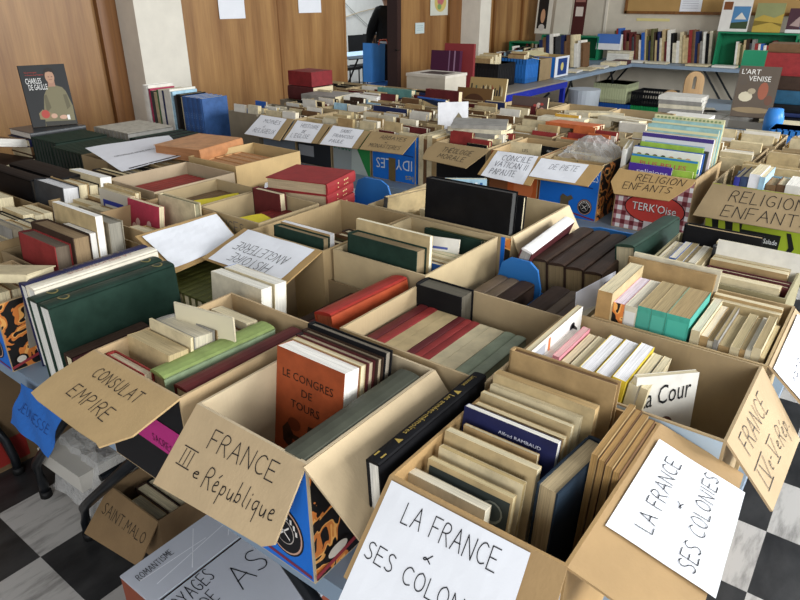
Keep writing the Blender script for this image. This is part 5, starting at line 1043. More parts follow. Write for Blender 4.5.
# far-left group
def liber(e, d):
    f = face_map(d, 'spine'); printed(e, f, 'LIBERTE', (.75, .05), (.75, .55), (.45, .05), flat('e8e6e0')); printed(e, f, 'DU TEMPS', (.35, .08), (.35, .5), (.18, .08), flat('c8c6c0'))
book('black', (.10, .24, .42), 1.17, 2.66, TZ+.02, 'sy', 0, 0, '!large black volume with white spine capitals at the far left', 'hb', extra=lambda e, d: None, pg='3a342c')
def liber_side(e, d):
    f = face_map(d, 'back'); printed(e, f, 'LI', (.96, .12), (.96, .30), (.60, .12), flat('e8e6e0'))
book('black', (.06, .25, .40), 1.07, 2.72, TZ+.01, 'sy', 0, 0, '!black dust-jacketed volume with big white letters at the far left', 'hb', extra=lambda e, d: (printed(e, face_map(d, 'front'), 'LIVRE', (.70, .40), (.70, .06), (.42, .40), flat('e8e6e0')), printed(e, face_map(d, 'front'), 'DU', (.88, .38), (.88, .24), (.76, .38), flat('e8e6e0'))), pg='3a342c')
cbox(.70, 1.0, 2.42, 2.80, TZ, .94, 'cardboard box with thick cream-paged red book at the far left edge', col='98805a')
row([('red', .06, .26, .24, 'hb', {'pg': 'c8b48c'}), ('dark green', .03, .24, .22, 'hb'), ('tan', .04, .2, .2, 'hb'), ('brown', .04, .2, .2, 'hb'), ('beige', .05, .22, .22, 'pb')], 'far left edge box', 'x', .715, 2.60, BZ, 'fx', 5, seed=1)
def hatch(e, d):
    f = face_map(d, 'back')
row([('dark grey', .06, .22, .24, 'hb', {'label': 'thick mottled dark hardback with white page edge, before the printed sheet', 'pg': 'd8d8d8', 'spine': '3a302c'}), ('tan', .04, .2, .24, 'hb'), ('black', .04, .2, .23, 'hb'), ('cream', .045, .22, .25, 'pb', {'pg': 'e8e6e0'})], 'row before the printed sheet', 'x', 1.03, 2.42, TZ+.02, 'fx', 6, seed=1)
for i, (x, y, c, t_) in enumerate([(.99, 3.0, 'brown', .05), (1.0, 3.12, 'tan', .04), (1.2, 3.05, 'cream', .04), (1.25, 2.98, 'dark red', .05)]):
    book(c, (t_, .2, .28), 1.45 if i < 2 else 1.65, 3.22+.16*(i % 2), TZ+.001, 'flat', 0, 10*i, '%s book lying flat at the far left, %s toward the wood wall' % (c, ORD[i]), 'hb')
# dark green and black volume rows
row([('26352c', .034, .15, .34, 'hb', {'rough': .5, 'pg': '2e342f'}) for k in range(15)], 'front row of dark green volumes', 'y', 3.06, 1.80, TZ+.001, 'sx', -4, end='left', seed=5)
row([('dark green' if k % 2 else 'black', .036, .15, .34, 'hb', {'rough': .5, 'pg': '2a2f2c'}) for k in range(14)], 'rear row of dark green volumes', 'y', 2.95, 2.19, TZ+.001, 'sx', -4, end='left', seed=5)
row([('26352c', .034, .16, .30, 'hb', {'pg': '2e342f'}) for k in range(8)], 'dark volumes near the wood wall', 'y', 3.62, 1.82, TZ+.001, 'sx', 0, end='left', seed=6)
row([('grey', .04, .17, .3, 'hb', {'pg': '9a9486', 'spine': 'a8a294'}) for k in range(9)], 'grey-spined volumes near the wood wall', 'y', 3.50, 2.18, TZ+.001, 'sx', 0, end='left', seed=6)
# pile with the portrait album
book('navy', (.04, .26, .34), 1.84, 4.06, TZ+.001+.10, 'flaty', 0, 0, 'navy hardback with gilt bands lying under the portrait album', 'hb', pg='c8bc9c', extra=lambda e, d: [P(e, face_map(d, 'spine'), [(.1, v), (.9, v), (.9, v+.015), (.1, v+.015)], 'b8a050') for v in (.15, .3, .85)])
book('dark brown', (.05, .26, .34), 1.84, 4.06, TZ+.001, 'flaty', 0, 0, 'dark brown hardback at the foot of the pile under the portrait album', 'hb'); book('brown', (.048, .26, .34), 1.84, 4.06, TZ+.053, 'flaty', 0, 0, 'brown hardback, second from the foot of the pile under the portrait album', 'hb')
book('dark grey', (.035, .26, .33), 1.85, 4.06, TZ+.143, 'flaty', 0, 0, 'dark glossy album lying on the navy hardback under the portrait book', 'hb', pg='e8e4da', rough=.3)
def gaulle(e, d):
    f = face_map(d, 'front'); P(e, f, [(0, 0), (1, 0), (1, 1), (0, 1)], '2b2c2c', .0005)
    P(e, f, [(.28, .0), (.96, .0), (.98, .3), (.9, .55), (.84, .62), (.62, .68), (.52, .64), (.40, .5), (.34, .3)], '7b7458'); P(e, f, [(.38, .22), (.5, .3), (.46, .52), (.40, .5)], '635d46', .0014); P(e, f, [(.84, .25), (.93, .3), (.9, .5), (.82, .5)], '635d46', .0014)
    P(e, f, [(.54, .64), (.70, .64), (.70, .74), (.56, .74)], 'a8806a', .0014); P(e, f, disc_uv(.62, .80, .10, .105), 'b58e74', .0018); P(e, f, [(.515, .80), (.50, .87), (.54, .93), (.62, .955), (.70, .93), (.735, .87), (.72, .81), (.705, .87), (.62, .885), (.535, .87)], '2a2420', .0024)
    P(e, f, [(.58, .795), (.61, .795), (.61, .805), (.58, .805)], '3a2a22', .0026); P(e, f, [(.65, .795), (.68, .795), (.68, .805), (.65, .805)], '3a2a22', .0026); P(e, f, [(.59, .75), (.66, .75), (.66, .757), (.59, .757)], '7a4a40', .0026)
    P(e, f, [(.2, .12), (.5, .1), (.52, .2), (.3, .28), (.2, .22)], '8a7a5a', .002); P(e, f, disc_uv(.34, .2, .09, .07), 'b04a40', .0026); P(e, f, disc_uv(.52, .16, .07, .04), 'c8a088', .003); P(e, f, disc_uv(.72, .13, .09, .035), 'c8a088', .003); P(e, f, [(.8, .08), (.86, .08), (.86, .16), (.8, .16)], 'e8e6e0', .0034)
    P(e, f, [(.3, .0), (.98, .0), (.98, .06), (.3, .08)], '3c3a34', .0036)
    printed(e, f, 'CHARLES', (.08, .70), (.42, .70), (.08, .79), flat('ecebe6'), .004); printed(e, f, 'DE GAULLE', (.12, .60), (.52, .60), (.12, .69), flat('ecebe6'), .004)
    printed(e, f, 'Dominique', (.10, .865), (.36, .865), (.10, .895), flat('b8453c'), .004); printed(e, f, 'et Francoise Pognon', (.10, .825), (.50, .825), (.10, .852), flat('b8453c'), .004)
book('25262a', (.022, .245, .345), 1.90, 4.07, .9185, 'fx', 10, 72, '!dark portrait album of a man in uniform, titled CHARLES DE GAULLE, standing upright', 'hb', extra=gaulle, name='portrait_book')
sd = MB(); sd.tube([(1.88, 4.17, .92), (1.93, 4.13, 1.1), (1.98, 4.16, .92)], .004, M_BLACKMETAL, 8); tag(sd.build('book_stand'), 'thin wire stand propping the portrait album from behind', 'stand')
book('brown', (.05, .25, .36), 1.52, 4.10, TZ+.09, 'flat', 12, 20, 'brown hardback tilted at the extreme left edge below the wood wall', 'hb', pg='e8e4da')
book('dark brown', (.04, .25, .34), 1.52, 4.05, TZ+.001, 'flat', 0, 10, 'dark brown hardback under the tilted one at the extreme left', 'hb')
# white row left end of the second island
ORW = [('dedad0', .045, .2, .265, 'hb', {'label': 'thick white hardback with small grey title, leftmost of the row below the near pillar', 'extra': lambda e, d: printed(e, face_map(d, 'front'), 'Histoire', (.2, .8), (.6, .8), (.2, .84), flat('6a6a70')), 'pg': 'e8e4da'}),
       ('b03a5c', .016, .19, .25, 'pb'), ('dark grey', .02, .19, .24, 'pb'), ('tan', .034, .18, .235, 'hb', {'spine': 'b8a888', 'extra': lambda e, d: P(e, face_map(d, 'spine'), [(.05, .35), (.95, .35), (.95, .6), (.05, .6)], '8a3a2a')}), ('green', .02, .19, .25, 'pb'), ('white', .03, .2, .25, 'pb'), ('dark blue', .016, .2, .25, 'pb'), ('white', .03, .2, .255, 'pb'), ('white', .022, .2, .26, 'pb'), ('pale blue', .015, .19, .25, 'pb'), ('dark grey', .03, .18, .23, 'hb'), ('black', .034, .2, .24, 'hb'), ('cream', .012, .19, .23, 'pb')]
NB = [('3a5c8f', .038, .2, .235, 'hb', {'label': 'blue hardback with silver spine lettering, %s from the right of the four-volume set' % ORD[k], 'extra': lambda e, d: [P(e, face_map(d, 'spine'), [(.25, v), (.75, v), (.75, v+.018), (.25, v+.018)], '9fb0c8') for v in (.38, .42, .58, .63, .67)], 'pg': 'd8d0b8', 'spine': '35588f'}) for k in range(4)]
row([(c_[0], c_[1]*1.3, c_[2], c_[3]*1.3)+tuple(c_[4:]) for c_ in NB+ORW[::-1]], 'row below the near pillar', 'y', 3.50, 2.66, TZ+.001, 'fy', 0, end='left', seed=2)
# ---------------------------------------------------------------- second island
def sec(x0, x1, y0, y1, label, place, z1=.985, col='a8936e', seed=1, flaps=(), panels=(), pal=None, ncol=2, mode='fx', hh=(.19, .27), fill=True, lean=5, kinds=('pb', 'pb', 'hb')):
    cbox(x0, x1, y0, y1, TZ, z1, label, col=col, flaps=flaps, panels=panels)
    if not fill: return
    pal = pal or ['cream', 'beige', 'white', 'ivory', 'tan', 'brown', 'dark brown', 'beige', 'cream', 'black', 'red', 'grey']
    w = (y1-y0-.012)/ncol
    for c in range(ncol):
        yc = y0+.006+w*(c+.5)
        sp_ = rnd(30, pal, (.010, .034), (w*.74, w*.97), hh, seed*7+c, kinds=kinds, limit=(x1-x0-.03)*.93-.02)
        keep = []; tot = 0
        for s_ in sp_:
            tot += s_[1]+.0105
            if tot > (x1-x0-.03)*.93-.02: break
            keep.append(s_)
        sp_ = keep
        row(sp_, place, 'x', x0+.012, yc, BZ+.012, mode, lean, gap=.010,  note=('' if ncol == 1 else ['right ', 'left '][c] if ncol == 2 else ['right ', 'middle ', 'left '][c])+'column ', seed=seed+c, jitter=.002)
Q = lambda x, y0, y1, dx, z2, s0=0, s1=0, z=.985, dz=0: [(x, y1, z), (x, y0, z), (x-dx, y0+s0, z2+dz), (x-dx, y1+s1, z2)]
# T9 RELIGION ENFANTS green box
def vapeur(mb, mf):
    for u in (.0, .13, .27): patch(mb, mf, [(u, 0), (u+.07, 0), (u+.09, .3), (u+.06, .5), (u+.1, .75), (u+.09, 1), (u+.01, 1), (u+.03, .75), (u, .5), (u+.02, .3)], flat('a8b82c'), .0012)
    patch(mb, mf, [(.37, 0), (1, 0), (1, 1), (.37, 1)], flat('9cae28'), .0012); patch(mb, mf, [(.37, .1), (.74, .1), (.74, .36), (.37, .36)], flat('16180f'), .002)
    printed(mb, mf, 'Vapeur / Salade', (.40, .18), (.72, .18), (.40, .28), flat('f0f0ea'), .003); printed(mb, mf, 'BONNE CUISSON', (.42, .45), (.74, .45), (.42, .58), flat('e8eadf'), .003)
    patch(mb, mf, [(.78, 0), (.82, 0), (.88, .2), (.82, .42), (.78, .42), (.83, .2)], flat('16180f'), .003)
sec(2.62, 2.98, .14, .502, 'green and black printed box with a kraft flap handwritten RELIGION ENFANTS', 'green RELIGION ENFANTS box', seed=3, pal=['white', 'cream', 'tan', 'white', 'beige', 'pale blue', 'yellow', 'ivory', 'mustard'],
    flaps=[dict(q=[(2.62, .50, .985), (2.62, .13, .985), (2.51, .12, .885), (2.51, .525, .88)], col='a08a66', lw=.0028, text=[('RELIGION', (.22, .54), (.86, .56), (.22, .86)), ('ENFANTS', (.22, .10), (.92, .12), (.22, .42))])],
    panels=[dict(side='front', mat=flat('16180f'), draw=vapeur)], hh=(.22, .27), fill=False)
T9 = 'green RELIGION ENFANTS box'
row([('yellow', .03, .14, .25, 'pb'), ('white', .022, .15, .26, 'pb'), ('white', .045, .16, .265, 'pb', {'pg': 'e4e0d4'}), ('brown', .03, .14, .26, 'hb'), ('brown', .035, .14, .255, 'hb', {'spine': '7a5c3c', 'pg': '9a7c54'}), ('pale blue', .018, .2, .285, 'pb'), ('white', .035, .19, .29, 'pb', {'spine': 'e8e8ea'}), ('dark blue', .028, .18, .275, 'hb', {'spine': '3a4a6a'}), ('dark blue', .02, .18, .27, 'hb', {'spine': '3a3f9a'})], T9, 'y', .165, 2.72, BZ, 'fy', end='left', seed=3)
sp_ = rnd(14, ['cream', 'white', 'mustard', 'beige', 'ivory', 'pale blue'], (.012, .03), (.24, .30), (.22, .275), 91, limit=.12); row(sp_, T9, 'x', 2.84, .32, BZ, 'fx', 4, note='cross row ', seed=3)
# T8 TERK'Oise
def terk(mb, mf):
    patch(mb, mf, disc_uv(.55, .42, .40, .26), flat('1d1718'), .0012); patch(mb, mf, disc_uv(.55, .42, .385, .245), flat('c8453c'), .002)
    printed(mb, mf, "TERK'Oise", (.26, .36), (.84, .36), (.26, .50), flat('16110f'), .0026); printed(mb, mf, "TERK'Oise", (.255, .372), (.835, .372), (.255, .508), flat('f4f0ea'), .0034)
    patch(mb, mf, [(.44, .02), (.62, .02), (.62, .2), (.44, .2)], flat('cfc6c2'), .003)
sec(2.62, 3.02, .56, .862, "red gingham TERK'Oise box with a kraft flap handwritten RELIGION ENFANTS", "TERK'Oise box", seed=4, col='b59a70', fill=False,
    flaps=[dict(q=[(2.62, .862, .985), (2.62, .56, .985), (2.535, .59, .915), (2.535, .855, .90)], col='b3925e', lw=.0026, text=[('RELIGION', (.28, .62), (.9, .66), (.28, .9)), ('ENFANTS', (.15, .25), (.80, .28), (.15, .52))], cut=[(.06, .0), (.86, 0), (1.0, .75), (1, 1), (0, 1), (-.05, .45)])],
    panels=[dict(side='front', mat=M_GING, draw=terk)])
def cov(c, extra=None): return c
def kid(e, d, bg_, items):
    f = face_map(d, 'front'); P(e, f, [(0, 0), (1, 0), (1, 1), (0, 1)], bg_, .0005)
    for k, it in enumerate(items): P(e, f, it[0], it[1], .001+.0004*k)
def relie(e, d): kid(e, d, '4a2f96', []); printed(e, face_map(d, 'front'), 'religions', (.2, .82), (.92, .82), (.2, .92), flat('e8e4f0'))
def kids_g(e, d): kid(e, d, '9cc04a', [([(0, .97), (1, .97), (1, 1), (0, 1)], '2f86c8')]); printed(e, face_map(d, 'front'), 'PLUS BELLES', (.15, .84), (.85, .84), (.15, .91), flat('c83c5c'))
def kids_w(e, d): kid(e, d, 'ecebe4', [(disc_uv(.1+.12*k, .90, .04, .03, 10), ['8a6a4a', '3a3a3a', '6a5a4a', '2a2a2a', 'c08a6a', 'b89878', 'd8a888'][k]) for k in range(7)]+[([(0, .78), (1, .74), (1, .8), (0, .84)], '2f86c8')])
def kids_l(e, d): kid(e, d, 'e4e6ec', [([(.05, .80), (.9, .80), (.9, .9), (.05, .9)], '9ac0e0'), ([(0, .95), (1, .95), (1, 1), (0, 1)], '4a3a86'), (disc_uv(.8, .6, .07, .06), 'e0a030')])
TK = "TERK'Oise box"
row([('4a2f96', .008, .17, .235, 'pb', {'label': 'purple children\'s book lettered religions, front of the gingham box', 'extra': relie, 'dc': .035}), ('9cc04a', .01, .19, .225, 'pb', {'label': 'small green booklet just behind the purple one', 'dc': -.03}),
     ('9cc04a', .012, .26, .262, 'hb', {'label': 'lime green album with pink lettering in the gingham box', 'extra': kids_g, 'pg': 'e8e8e8', 'spine': '2f5fae'}), ('ecebe4', .012, .27, .285, 'hb', {'label': 'white album with a row of animal heads in the gingham box', 'extra': kids_w, 'pg': 'e8e8e8', 'spine': '2f5fae'}),
     ('blue', .01, .275, .285, 'hb', {'spine': '2f5fae'}), ('lime', .012, .25, .30, 'hb'), ('dark grey', .014, .28, .285, 'hb'), ('orange', .01, .27, .27, 'pb'),
     ('e4e6ec', .014, .285, .325, 'hb', {'label': 'white album with pale blue drawings and purple top edge behind the animal album', 'extra': kids_l}), ('cream', .012, .285, .325, 'hb'),
     ('9fc8c8', .01, .285, .355, 'hb', {'label': 'pale turquoise tall album, front one of two', 'extra': lambda e, d: P(e, face_map(d, 'front'), [(.0, .93), (1, .93), (1, .96), (0, .96)], 'e0dcb0')}), ('cream', .014, .28, .35, 'hb'), ('9fc8c8', .01, .285, .37, 'hb', {'label': 'pale turquoise tall album, rear one of two', 'extra': lambda e, d: P(e, face_map(d, 'front'), [(.0, .95), (1, .95), (1, .97), (0, .97)], 'e0dcb0')}),
     ('e0dcae', .01, .285, .385, 'hb', {'label': 'pale yellow tallest album at the back of the gingham box', 'extra': lambda e, d: [P(e, face_map(d, 'front'), disc_uv(.06+.055*k, .975, .02, .012, 6), '8a9a6a') for k in range(17)]}), ('b8a888', .012, .28, .37, 'hb')],
    TK, 'x', 2.632, .712, BZ+.03, 'fx', 4, seed=2, gap=.012)
# T7 blue PIETE
def pommes(mb, mf):
    printed(mb, mf, 'POMMES IDEALES', (.1, .78), (.97, .70), (.1, .93), flat('c8d4e0')); patch(mb, mf, [(.12, .64), (.9, .58), (.9, .6), (.12, .66)], flat('1a3a7a')); emblem(.80, .24, .12, 1.2)(mb, mf)
    patch(mb, mf, [(.40, .12), (.54, .10), (.53, .3), (.60, .36), (.56, .42), (.5, .38), (.42, .42), (.38, .36)], cardboard('5c5034'), .002); patch(mb, mf, [(.5, .10), (.98, .02), (.98, .05), (.5, .13)], flat('7a3048'), .001)
sec(2.62, 2.99, .932, 1.205, 'bright blue box with a white sign reading DE PIETE', 'blue PIETE box', seed=5, pal=['cream', 'white', 'ivory', 'beige', 'tan'],
    flaps=[dict(q=[(2.62, 1.205, .985), (2.62, .925, .985), (2.53, .95, .918), (2.53, 1.22, .908)], col='b3925e', paper_uv=(.0, .05, .78, .95), lw=.0016, inkmat=M_PENCIL, seed=41, text=[('DE PIETE', (.3, .5), (.86, .56), (.3, .78))])],
    panels=[dict(side='front', mat=BLUE_P, draw=pommes), dict(side='right', mat=M_TIGER, draw=None)], hh=(.18, .225))
rr = random.Random(5); fm_ = MB(); nx, ny = 16, 12; vv = []
for j in range(ny+1):
    for i in range(nx+1):
        u, v = i/nx, j/ny; vv.append((2.72+.24*u+rr.uniform(-.004, .004), .945+.235*v+rr.uniform(-.004, .004), .975+.085*math.sin(math.pi*u)**.6*math.sin(math.pi*v)**.6+rr.uniform(-.008, .008)))
fm_.add(vv, [(j*(nx+1)+i, j*(nx+1)+i+1, (j+1)*(nx+1)+i+1, (j+1)*(nx+1)+i) for j in range(ny) for i in range(nx)], M_FILM)
tag(fm_.build('plastic_bag', origin=(2.84, 1.06, .98)), 'crumpled clear plastic bag lying over the books in the blue PIETE box', 'bag')
book('white', (.02, .2, .22), 2.80, .897, .83, 'fy', 0, 12, '!white hardback with a black window on its cover, standing between the blue and gingham boxes', 'hb', extra=lambda e, d: P(e, face_map(d, 'front'), [(.15, .3), (.8, .3), (.8, .7), (.15, .7)], '1c1c20'))
# T6 CONCILE
def orange(mb, mf):
    patch(mb, mf, [(.0, 0), (.4, 0), (.38, 1), (.0, 1)], flat('8a5634'), .0006); patch(mb, mf, disc_uv(.72, .4, .2, .3), flat('d87a48'), .0012); printed(mb, mf, 'AGRUMES', (.42, .5), (.9, .48), (.42, .62), flat('3a1c10'))
    patch(mb, mf, [(.8, .04), (.95, .04), (.95, .2), (.8, .2)], flat('d0c8c0'), .002)
def usc(e, d): printed(e, face_map(d, 'front'), 'LES', (.42, .82), (.6, .82), (.42, .88), M_INK); printed(e, face_map(d, 'front'), 'RELIGIONS', (.12, .72), (.85, .72), (.12, .78), M_INK)
sec(2.62, 2.98, 1.215, 1.46, 'orange box with a white sign reading CONCILE VATICAN II PAPAUTE', 'CONCILE VATICAN II box', seed=6, pal=['beige', 'cream', 'tan', 'brown'], col='b59a70',
    flaps=[dict(q=[(2.62, 1.445, .985), (2.62, 1.19, .985), (2.50, 1.19, .88), (2.50, 1.46, .90)], col='b3925e', paper_uv=(.08, -.03, .88, .98), lw=.0022, inkmat=M_PENCIL, seed=42, amp=.004,
        text=[('CONCILE', (.22, .68), (.90, .72), (.22, .88)), ('VATICAN II', (.14, .42), (.90, .46), (.14, .62)), ('PAPAUTE', (.14, .14), (.72, .18), (.14, .34))])],
    panels=[dict(side='front', mat=flat('c8622e'), draw=orange), dict(side='right', mat=flat('c8622e'), draw=None)], hh=(.15, .18))
book('cream', (.012, .15, .235), 2.80, 1.38, .76, 'fx', 6, 8, '!cream paperback lettered LES RELIGIONS standing in the CONCILE box', 'pb', extra=usc)
book('black', (.014, .17, .225), 2.83, 1.26, .76, 'fx', 10, -5, '!black booklet with small white print beside the LES RELIGIONS paperback', 'pb', extra=lambda e, d: printed(e, face_map(d, 'front'), 'MAURICE ZUND', (.35, .88), (.8, .88), (.35, .93), flat('e0e0e0')), pg='e0e0dc')
# T5 THEOLOGIE
def blackbox(mb, mf):
    patch(mb, mf, [(.02, .06), (.98, .02), (.98, .06), (.02, .10)], flat('b8a82c')); patch(mb, mf, disc_uv(.6, .28, .06, .09), flat('a03038')); printed(mb, mf, 'BANANES', (.1, .22), (.36, .21), (.1, .3), flat('c8c4bc'))
sec(2.62, 2.98, 1.485, 1.765, 'black printed box with a kraft flap handwritten THEOLOGIE MORALE', 'THEOLOGIE box', seed=7, pal=['black', 'white', 'red', 'dark grey', 'cream', 'white'],
    flaps=[dict(q=[(2.62, 1.765, .985), (2.62, 1.47, .985), (2.52, 1.49, .905), (2.53, 1.80, .915)], col='a08860', lw=.0022, inkmat=flat('3a3630'), text=[('THÉOLOGIE', (.24, .55), (.78, .56), (.24, .78)), ('MORALE', (.26, .22), (.74, .24), (.26, .44))], cut=[(.02, .1), (.05, 0), (.86, .0), (1, .9), (1, 1), (0, 1), (-.04, .5)])],
    panels=[dict(side='front', mat=flat('141416'), draw=blackbox)])
for k in range(4):
    book('grey' if k % 2 else 'ivory', (.018, .2, .27), 2.85, 1.66, .985+k*.0185, 'flat', 0, 12*k-10, 'pale folded magazine, %s from the bottom of the pile on the THEOLOGIE box' % ORD[k], 'pb', group='magazines on the THEOLOGIE box')
row([('tan', .026, .2, .25, 'pb'), ('cream', .03, .2, .26, 'pb'), ('brown', .02, .2, .24, 'pb'), ('cream', .03, .2, .255, 'pb')], 'gap left of the THEOLOGIE box', 'y', 1.785, 2.75, TZ+.001, 'fy', 0, end='left', seed=3)
# T4 ABBAYES over the upside-down blue box
def idyl(mb, mf):
    printed(mb, mf, 'IDYLLES', (.93, .50), (.10, .46), (.93, .28), flat('d4dce4')); printed(mb, mf, 'les', (.96, .18), (.78, .17), (.96, .06), flat('b8a850')); patch(mb, mf, [(.40, .02), (.56, .0), (.56, .5), (.40, .5)], cardboard('6c5a34'), .003)
    patch(mb, mf, [(.1, .62), (.95, .58), (.95, .6), (.1, .64)], flat('1a3a7a'))
sec(2.64, 3.0, 1.905, 2.19, 'bright blue box printed upside down under a kraft ABBAYES & MONASTERES flap', 'ABBAYES box', seed=8, pal=['cream', 'ivory', 'beige', 'brown', 'dark red', 'white'],
    flaps=[dict(q=[(2.64, 2.19, .985), (2.64, 1.90, .985), (2.53, 1.91, .925), (2.53, 2.18, .905)], col='a58c62', lw=.0022, inkmat=flat('3a3630'), text=[('ABBAYES', (.28, .66), (.84, .68), (.28, .86)), ('&', (.45, .46), (.5, .46), (.45, .58)), ('MONASTERES', (.16, .18), (.86, .2), (.16, .38))])],
    panels=[dict(side='front', mat=BLUE_P, draw=idyl), dict(side='right', mat=BLUE_P, draw=None)])
# T3 .. T1
def greenbx(mb, mf):
    patch(mb, mf, [(.55, 0), (1, 0), (1, 1), (.5, 1)], flat('2f8a4a')); patch(mb, mf, [(.5, 0), (.95, 0), (.55, .8)], flat('b8c4c0'), .002); printed(mb, mf, 'BAMBOU', (.05, .5), (.5, .48), (.05, .75), flat('2f7a5a'), .002)
sec(2.64, 3.0, 2.205, 2.475, 'grey and green printed box with a white sign reading SAINT FRANCOIS', 'SAINT FRANCOIS box', seed=9, pal=['ivory', 'cream', 'brown', 'beige', 'tan'],
    flaps=[dict(q=[(2.64, 2.475, .985), (2.64, 2.20, .985), (2.53, 2.20, .915), (2.53, 2.475, .895)], col='a58c62', paper_uv=(.06, -.02, .86, .97), lw=.002, inkmat=M_PENCIL, seed=44, text=[('SAINT', (.35, .72), (.68, .73), (.35, .88)), ('FRANCOIS', (.22, .44), (.84, .46), (.22, .6)), ('PAULE', (.22, .16), (.64, .18), (.22, .32))])],
    panels=[dict(side='front', mat=flat('9aa4a6'), draw=greenbx)])
sec(2.64, 3.0, 2.49, 2.755, "dark box with a white sign reading HISTOIRE DE L'EGLISE", "EGLISE box", seed=10, pal=['cream', 'tan', 'beige', 'brown', 'ivory'],
    flaps=[dict(q=[(2.64, 2.755, .985), (2.64, 2.49, .985), (2.53, 2.49, .905), (2.53, 2.755, .885)], col='a58c62', paper_uv=(.08, -.02, .84, .97), lw=.002, inkmat=M_PENCIL, seed=45, text=[('HISTOIRE', (.26, .70), (.92, .70), (.26, .88)), ('DE', (.44, .44), (.56, .44), (.44, .58)), ("L'EGLISE", (.14, .16), (.8, .18), (.14, .36))])],
    panels=[dict(side='front', mat=flat('2a2e34'), draw=lambda mb, mf: patch(mb, mf, [(.05, .2), (.5, .2), (.5, .45), (.05, .45)], flat('9aa0a8')))])
sec(2.64, 3.0, 2.77, 3.05, 'grey box with a white sign handwritten MOINES & RELIGIEUX', 'MOINES & RELIGIEUX box', seed=11, pal=['black', 'white', 'cream', 'ivory', 'brown'],
    flaps=[dict(q=[(2.64, 3.04, .985), (2.64, 2.775, .985), (2.51, 2.76, .885), (2.51, 3.06, .89)], col='a58c62', paper_uv=(.0, .0, .82, .97), lw=.002, inkmat=M_PENCIL, seed=46, text=[('MOINES', (.3, .66), (.9, .66), (.3, .84)), ('&', (.42, .42), (.48, .42), (.42, .56)), ('RELIGIEUX', (.2, .16), (.92, .2), (.2, .36))])],
    panels=[dict(side='front', mat=flat('7c8794'), draw=None)])
sec(2.62, 2.98, 3.065, 3.325, 'plain grey-brown box right of the blue four-volume set', 'plain box by the blue set', seed=12, col='857a66', pal=['white', 'brown', 'tan', 'ivory', 'blue'])
# second row
R2 = [(.10, .43, 'mustard'), (.45, .74, None), (.76, 1.04, None), (1.06, 1.34, None), (1.36, 1.66, None), (1.68, 1.98, None), (2.00, 2.30, None), (2.32, 2.62, None), (2.64, 2.94, None), (2.96, 3.28, None)]
beh = ["green RELIGION box", "gingham box", "blue PIETE box", "CONCILE box", "THEOLOGIE box", "loose upright books", "ABBAYES box", "SAINT FRANCOIS box", "EGLISE box", "MOINES box"]
pals = [['cream', 'white', 'mustard', 'ivory', 'beige'], ['beige', 'tan', 'white', 'cream'], ['brown', 'white', 'cream', 'tan'], ['white', 'orange', 'cream', 'brown', 'red'], ['beige', 'cream', 'white', 'tan', 'red'], ['white', 'black', 'grey', 'brown', 'tan'],
    ['white', 'brown', 'cream', 'tan', 'dark red'], ['tan', 'brown', 'white', 'dark blue'], ['white', 'pale blue', 'dark brown', 'cream'], ['dark brown', 'white', 'black', 'red']]
for k, (a, b, _) in enumerate(R2):
    x0 = 3.05 if k != 1 else 3.08
    sec(x0, x0+.36, a, b, 'cardboard box in the second row, directly behind the %s' % beh[k], 'box behind the %s' % beh[k], seed=20+k, pal=pals[k], col=['a8936e', '9c8662', 'b09a74'][k % 3], kinds=('pb', 'pb', 'hb'), hh=(.20, .27), lean=[7, -4, 9, 3][k % 4])
R3 = [(-.02, .40), (.43, .80), (.84, 1.20), (1.23, 1.58), (1.60, 1.95), (1.97, 2.32), (2.34, 2.70), (2.72, 3.08), (3.10, 3.42)]
beh3 = ['at the right end', 'second from the right end', 'third from the right end', 'with white leaflets', 'below the crowd photo magazine', 'left of the photo magazine box', 'below the grey stacked cartons', 'right of the green striped books', 'nearest the maroon chest']
for k, (a, b) in enumerate(R3):
    sec(3.48, 3.84, a, b, 'cardboard box in the third row, %s' % beh3[k], 'third-row box %s' % beh3[k], seed=40+k, col=['a8936e', 'b09a74'][k % 2], pal=[['cream', 'beige', 'ivory', 'white', 'mustard'], ['cream', 'white', 'brown', 'dark red', 'tan', 'beige', 'dark blue']][k > 3], hh=(.20, .27), lean=[4, 9, -5][k % 3])
R4 = [(1.08, 1.42), (1.44, 1.76), (1.78, 2.12), (2.6, 3.0), (3.02, 3.44), (3.46, 3.9)]
for k, (a, b) in enumerate(R4):
    sec(3.87, 4.17, a, b, 'rear-row cardboard box, %s from the right' % ORD[k], 'rear-row box %s from the right' % ORD[k], seed=60+k, pal=['cream', 'beige', 'white', 'brown', 'tan', 'black'], hh=(.18, .24) if k > 2 else (.15, .20))
# things standing out on the second island
book('c6c6c8', (.006, .17, .25), 3.02, 1.93, .86, 'fx', 4, 50, '!white card with a small dark arch picture standing above the books left of centre', 'pb', extra=lambda e, d: P(e, face_map(d, 'front'), [(.50, .38), (.85, .38), (.85, .62), (.68, .78), (.50, .62)], '6a6048'))
book('dark red', (.05, .26, .24), 3.66, 2.42, .83, 'fx', 3, 0, '!dark red hardback standing across the boxes before the stacked cartons', 'hb', spine='6e2a26')
book('blue', (.01, .18, .24), 3.42, 2.28, .99, 'flat', 22, -10, '!flat bright blue booklet on top of the boxes left of the white card', 'pb')
book('5f8f8a', (.05, .3, .24), 3.72, 2.86, .80, 'fx', 3, 0, '!grey-teal book lying across the boxes below the doorway', 'hb')
book('white', (.05, .2, .24), 3.55, 3.0, .955, 'flat', 0, 20, '!thick white book block lying on the left boxes of the second island', 'pb', pg='f0eee8')
cbox(3.42, 3.78, 3.42, 3.72, TZ, .93, 'flat carton under the maroon chest', col='857a66')
book('7d2428', (.10, .22, .24), 3.60, 3.57, 1.031, 'flat', 0, 0, '!maroon cloth archive case standing against the wood wall boxes', 'slab', name='archive_case')
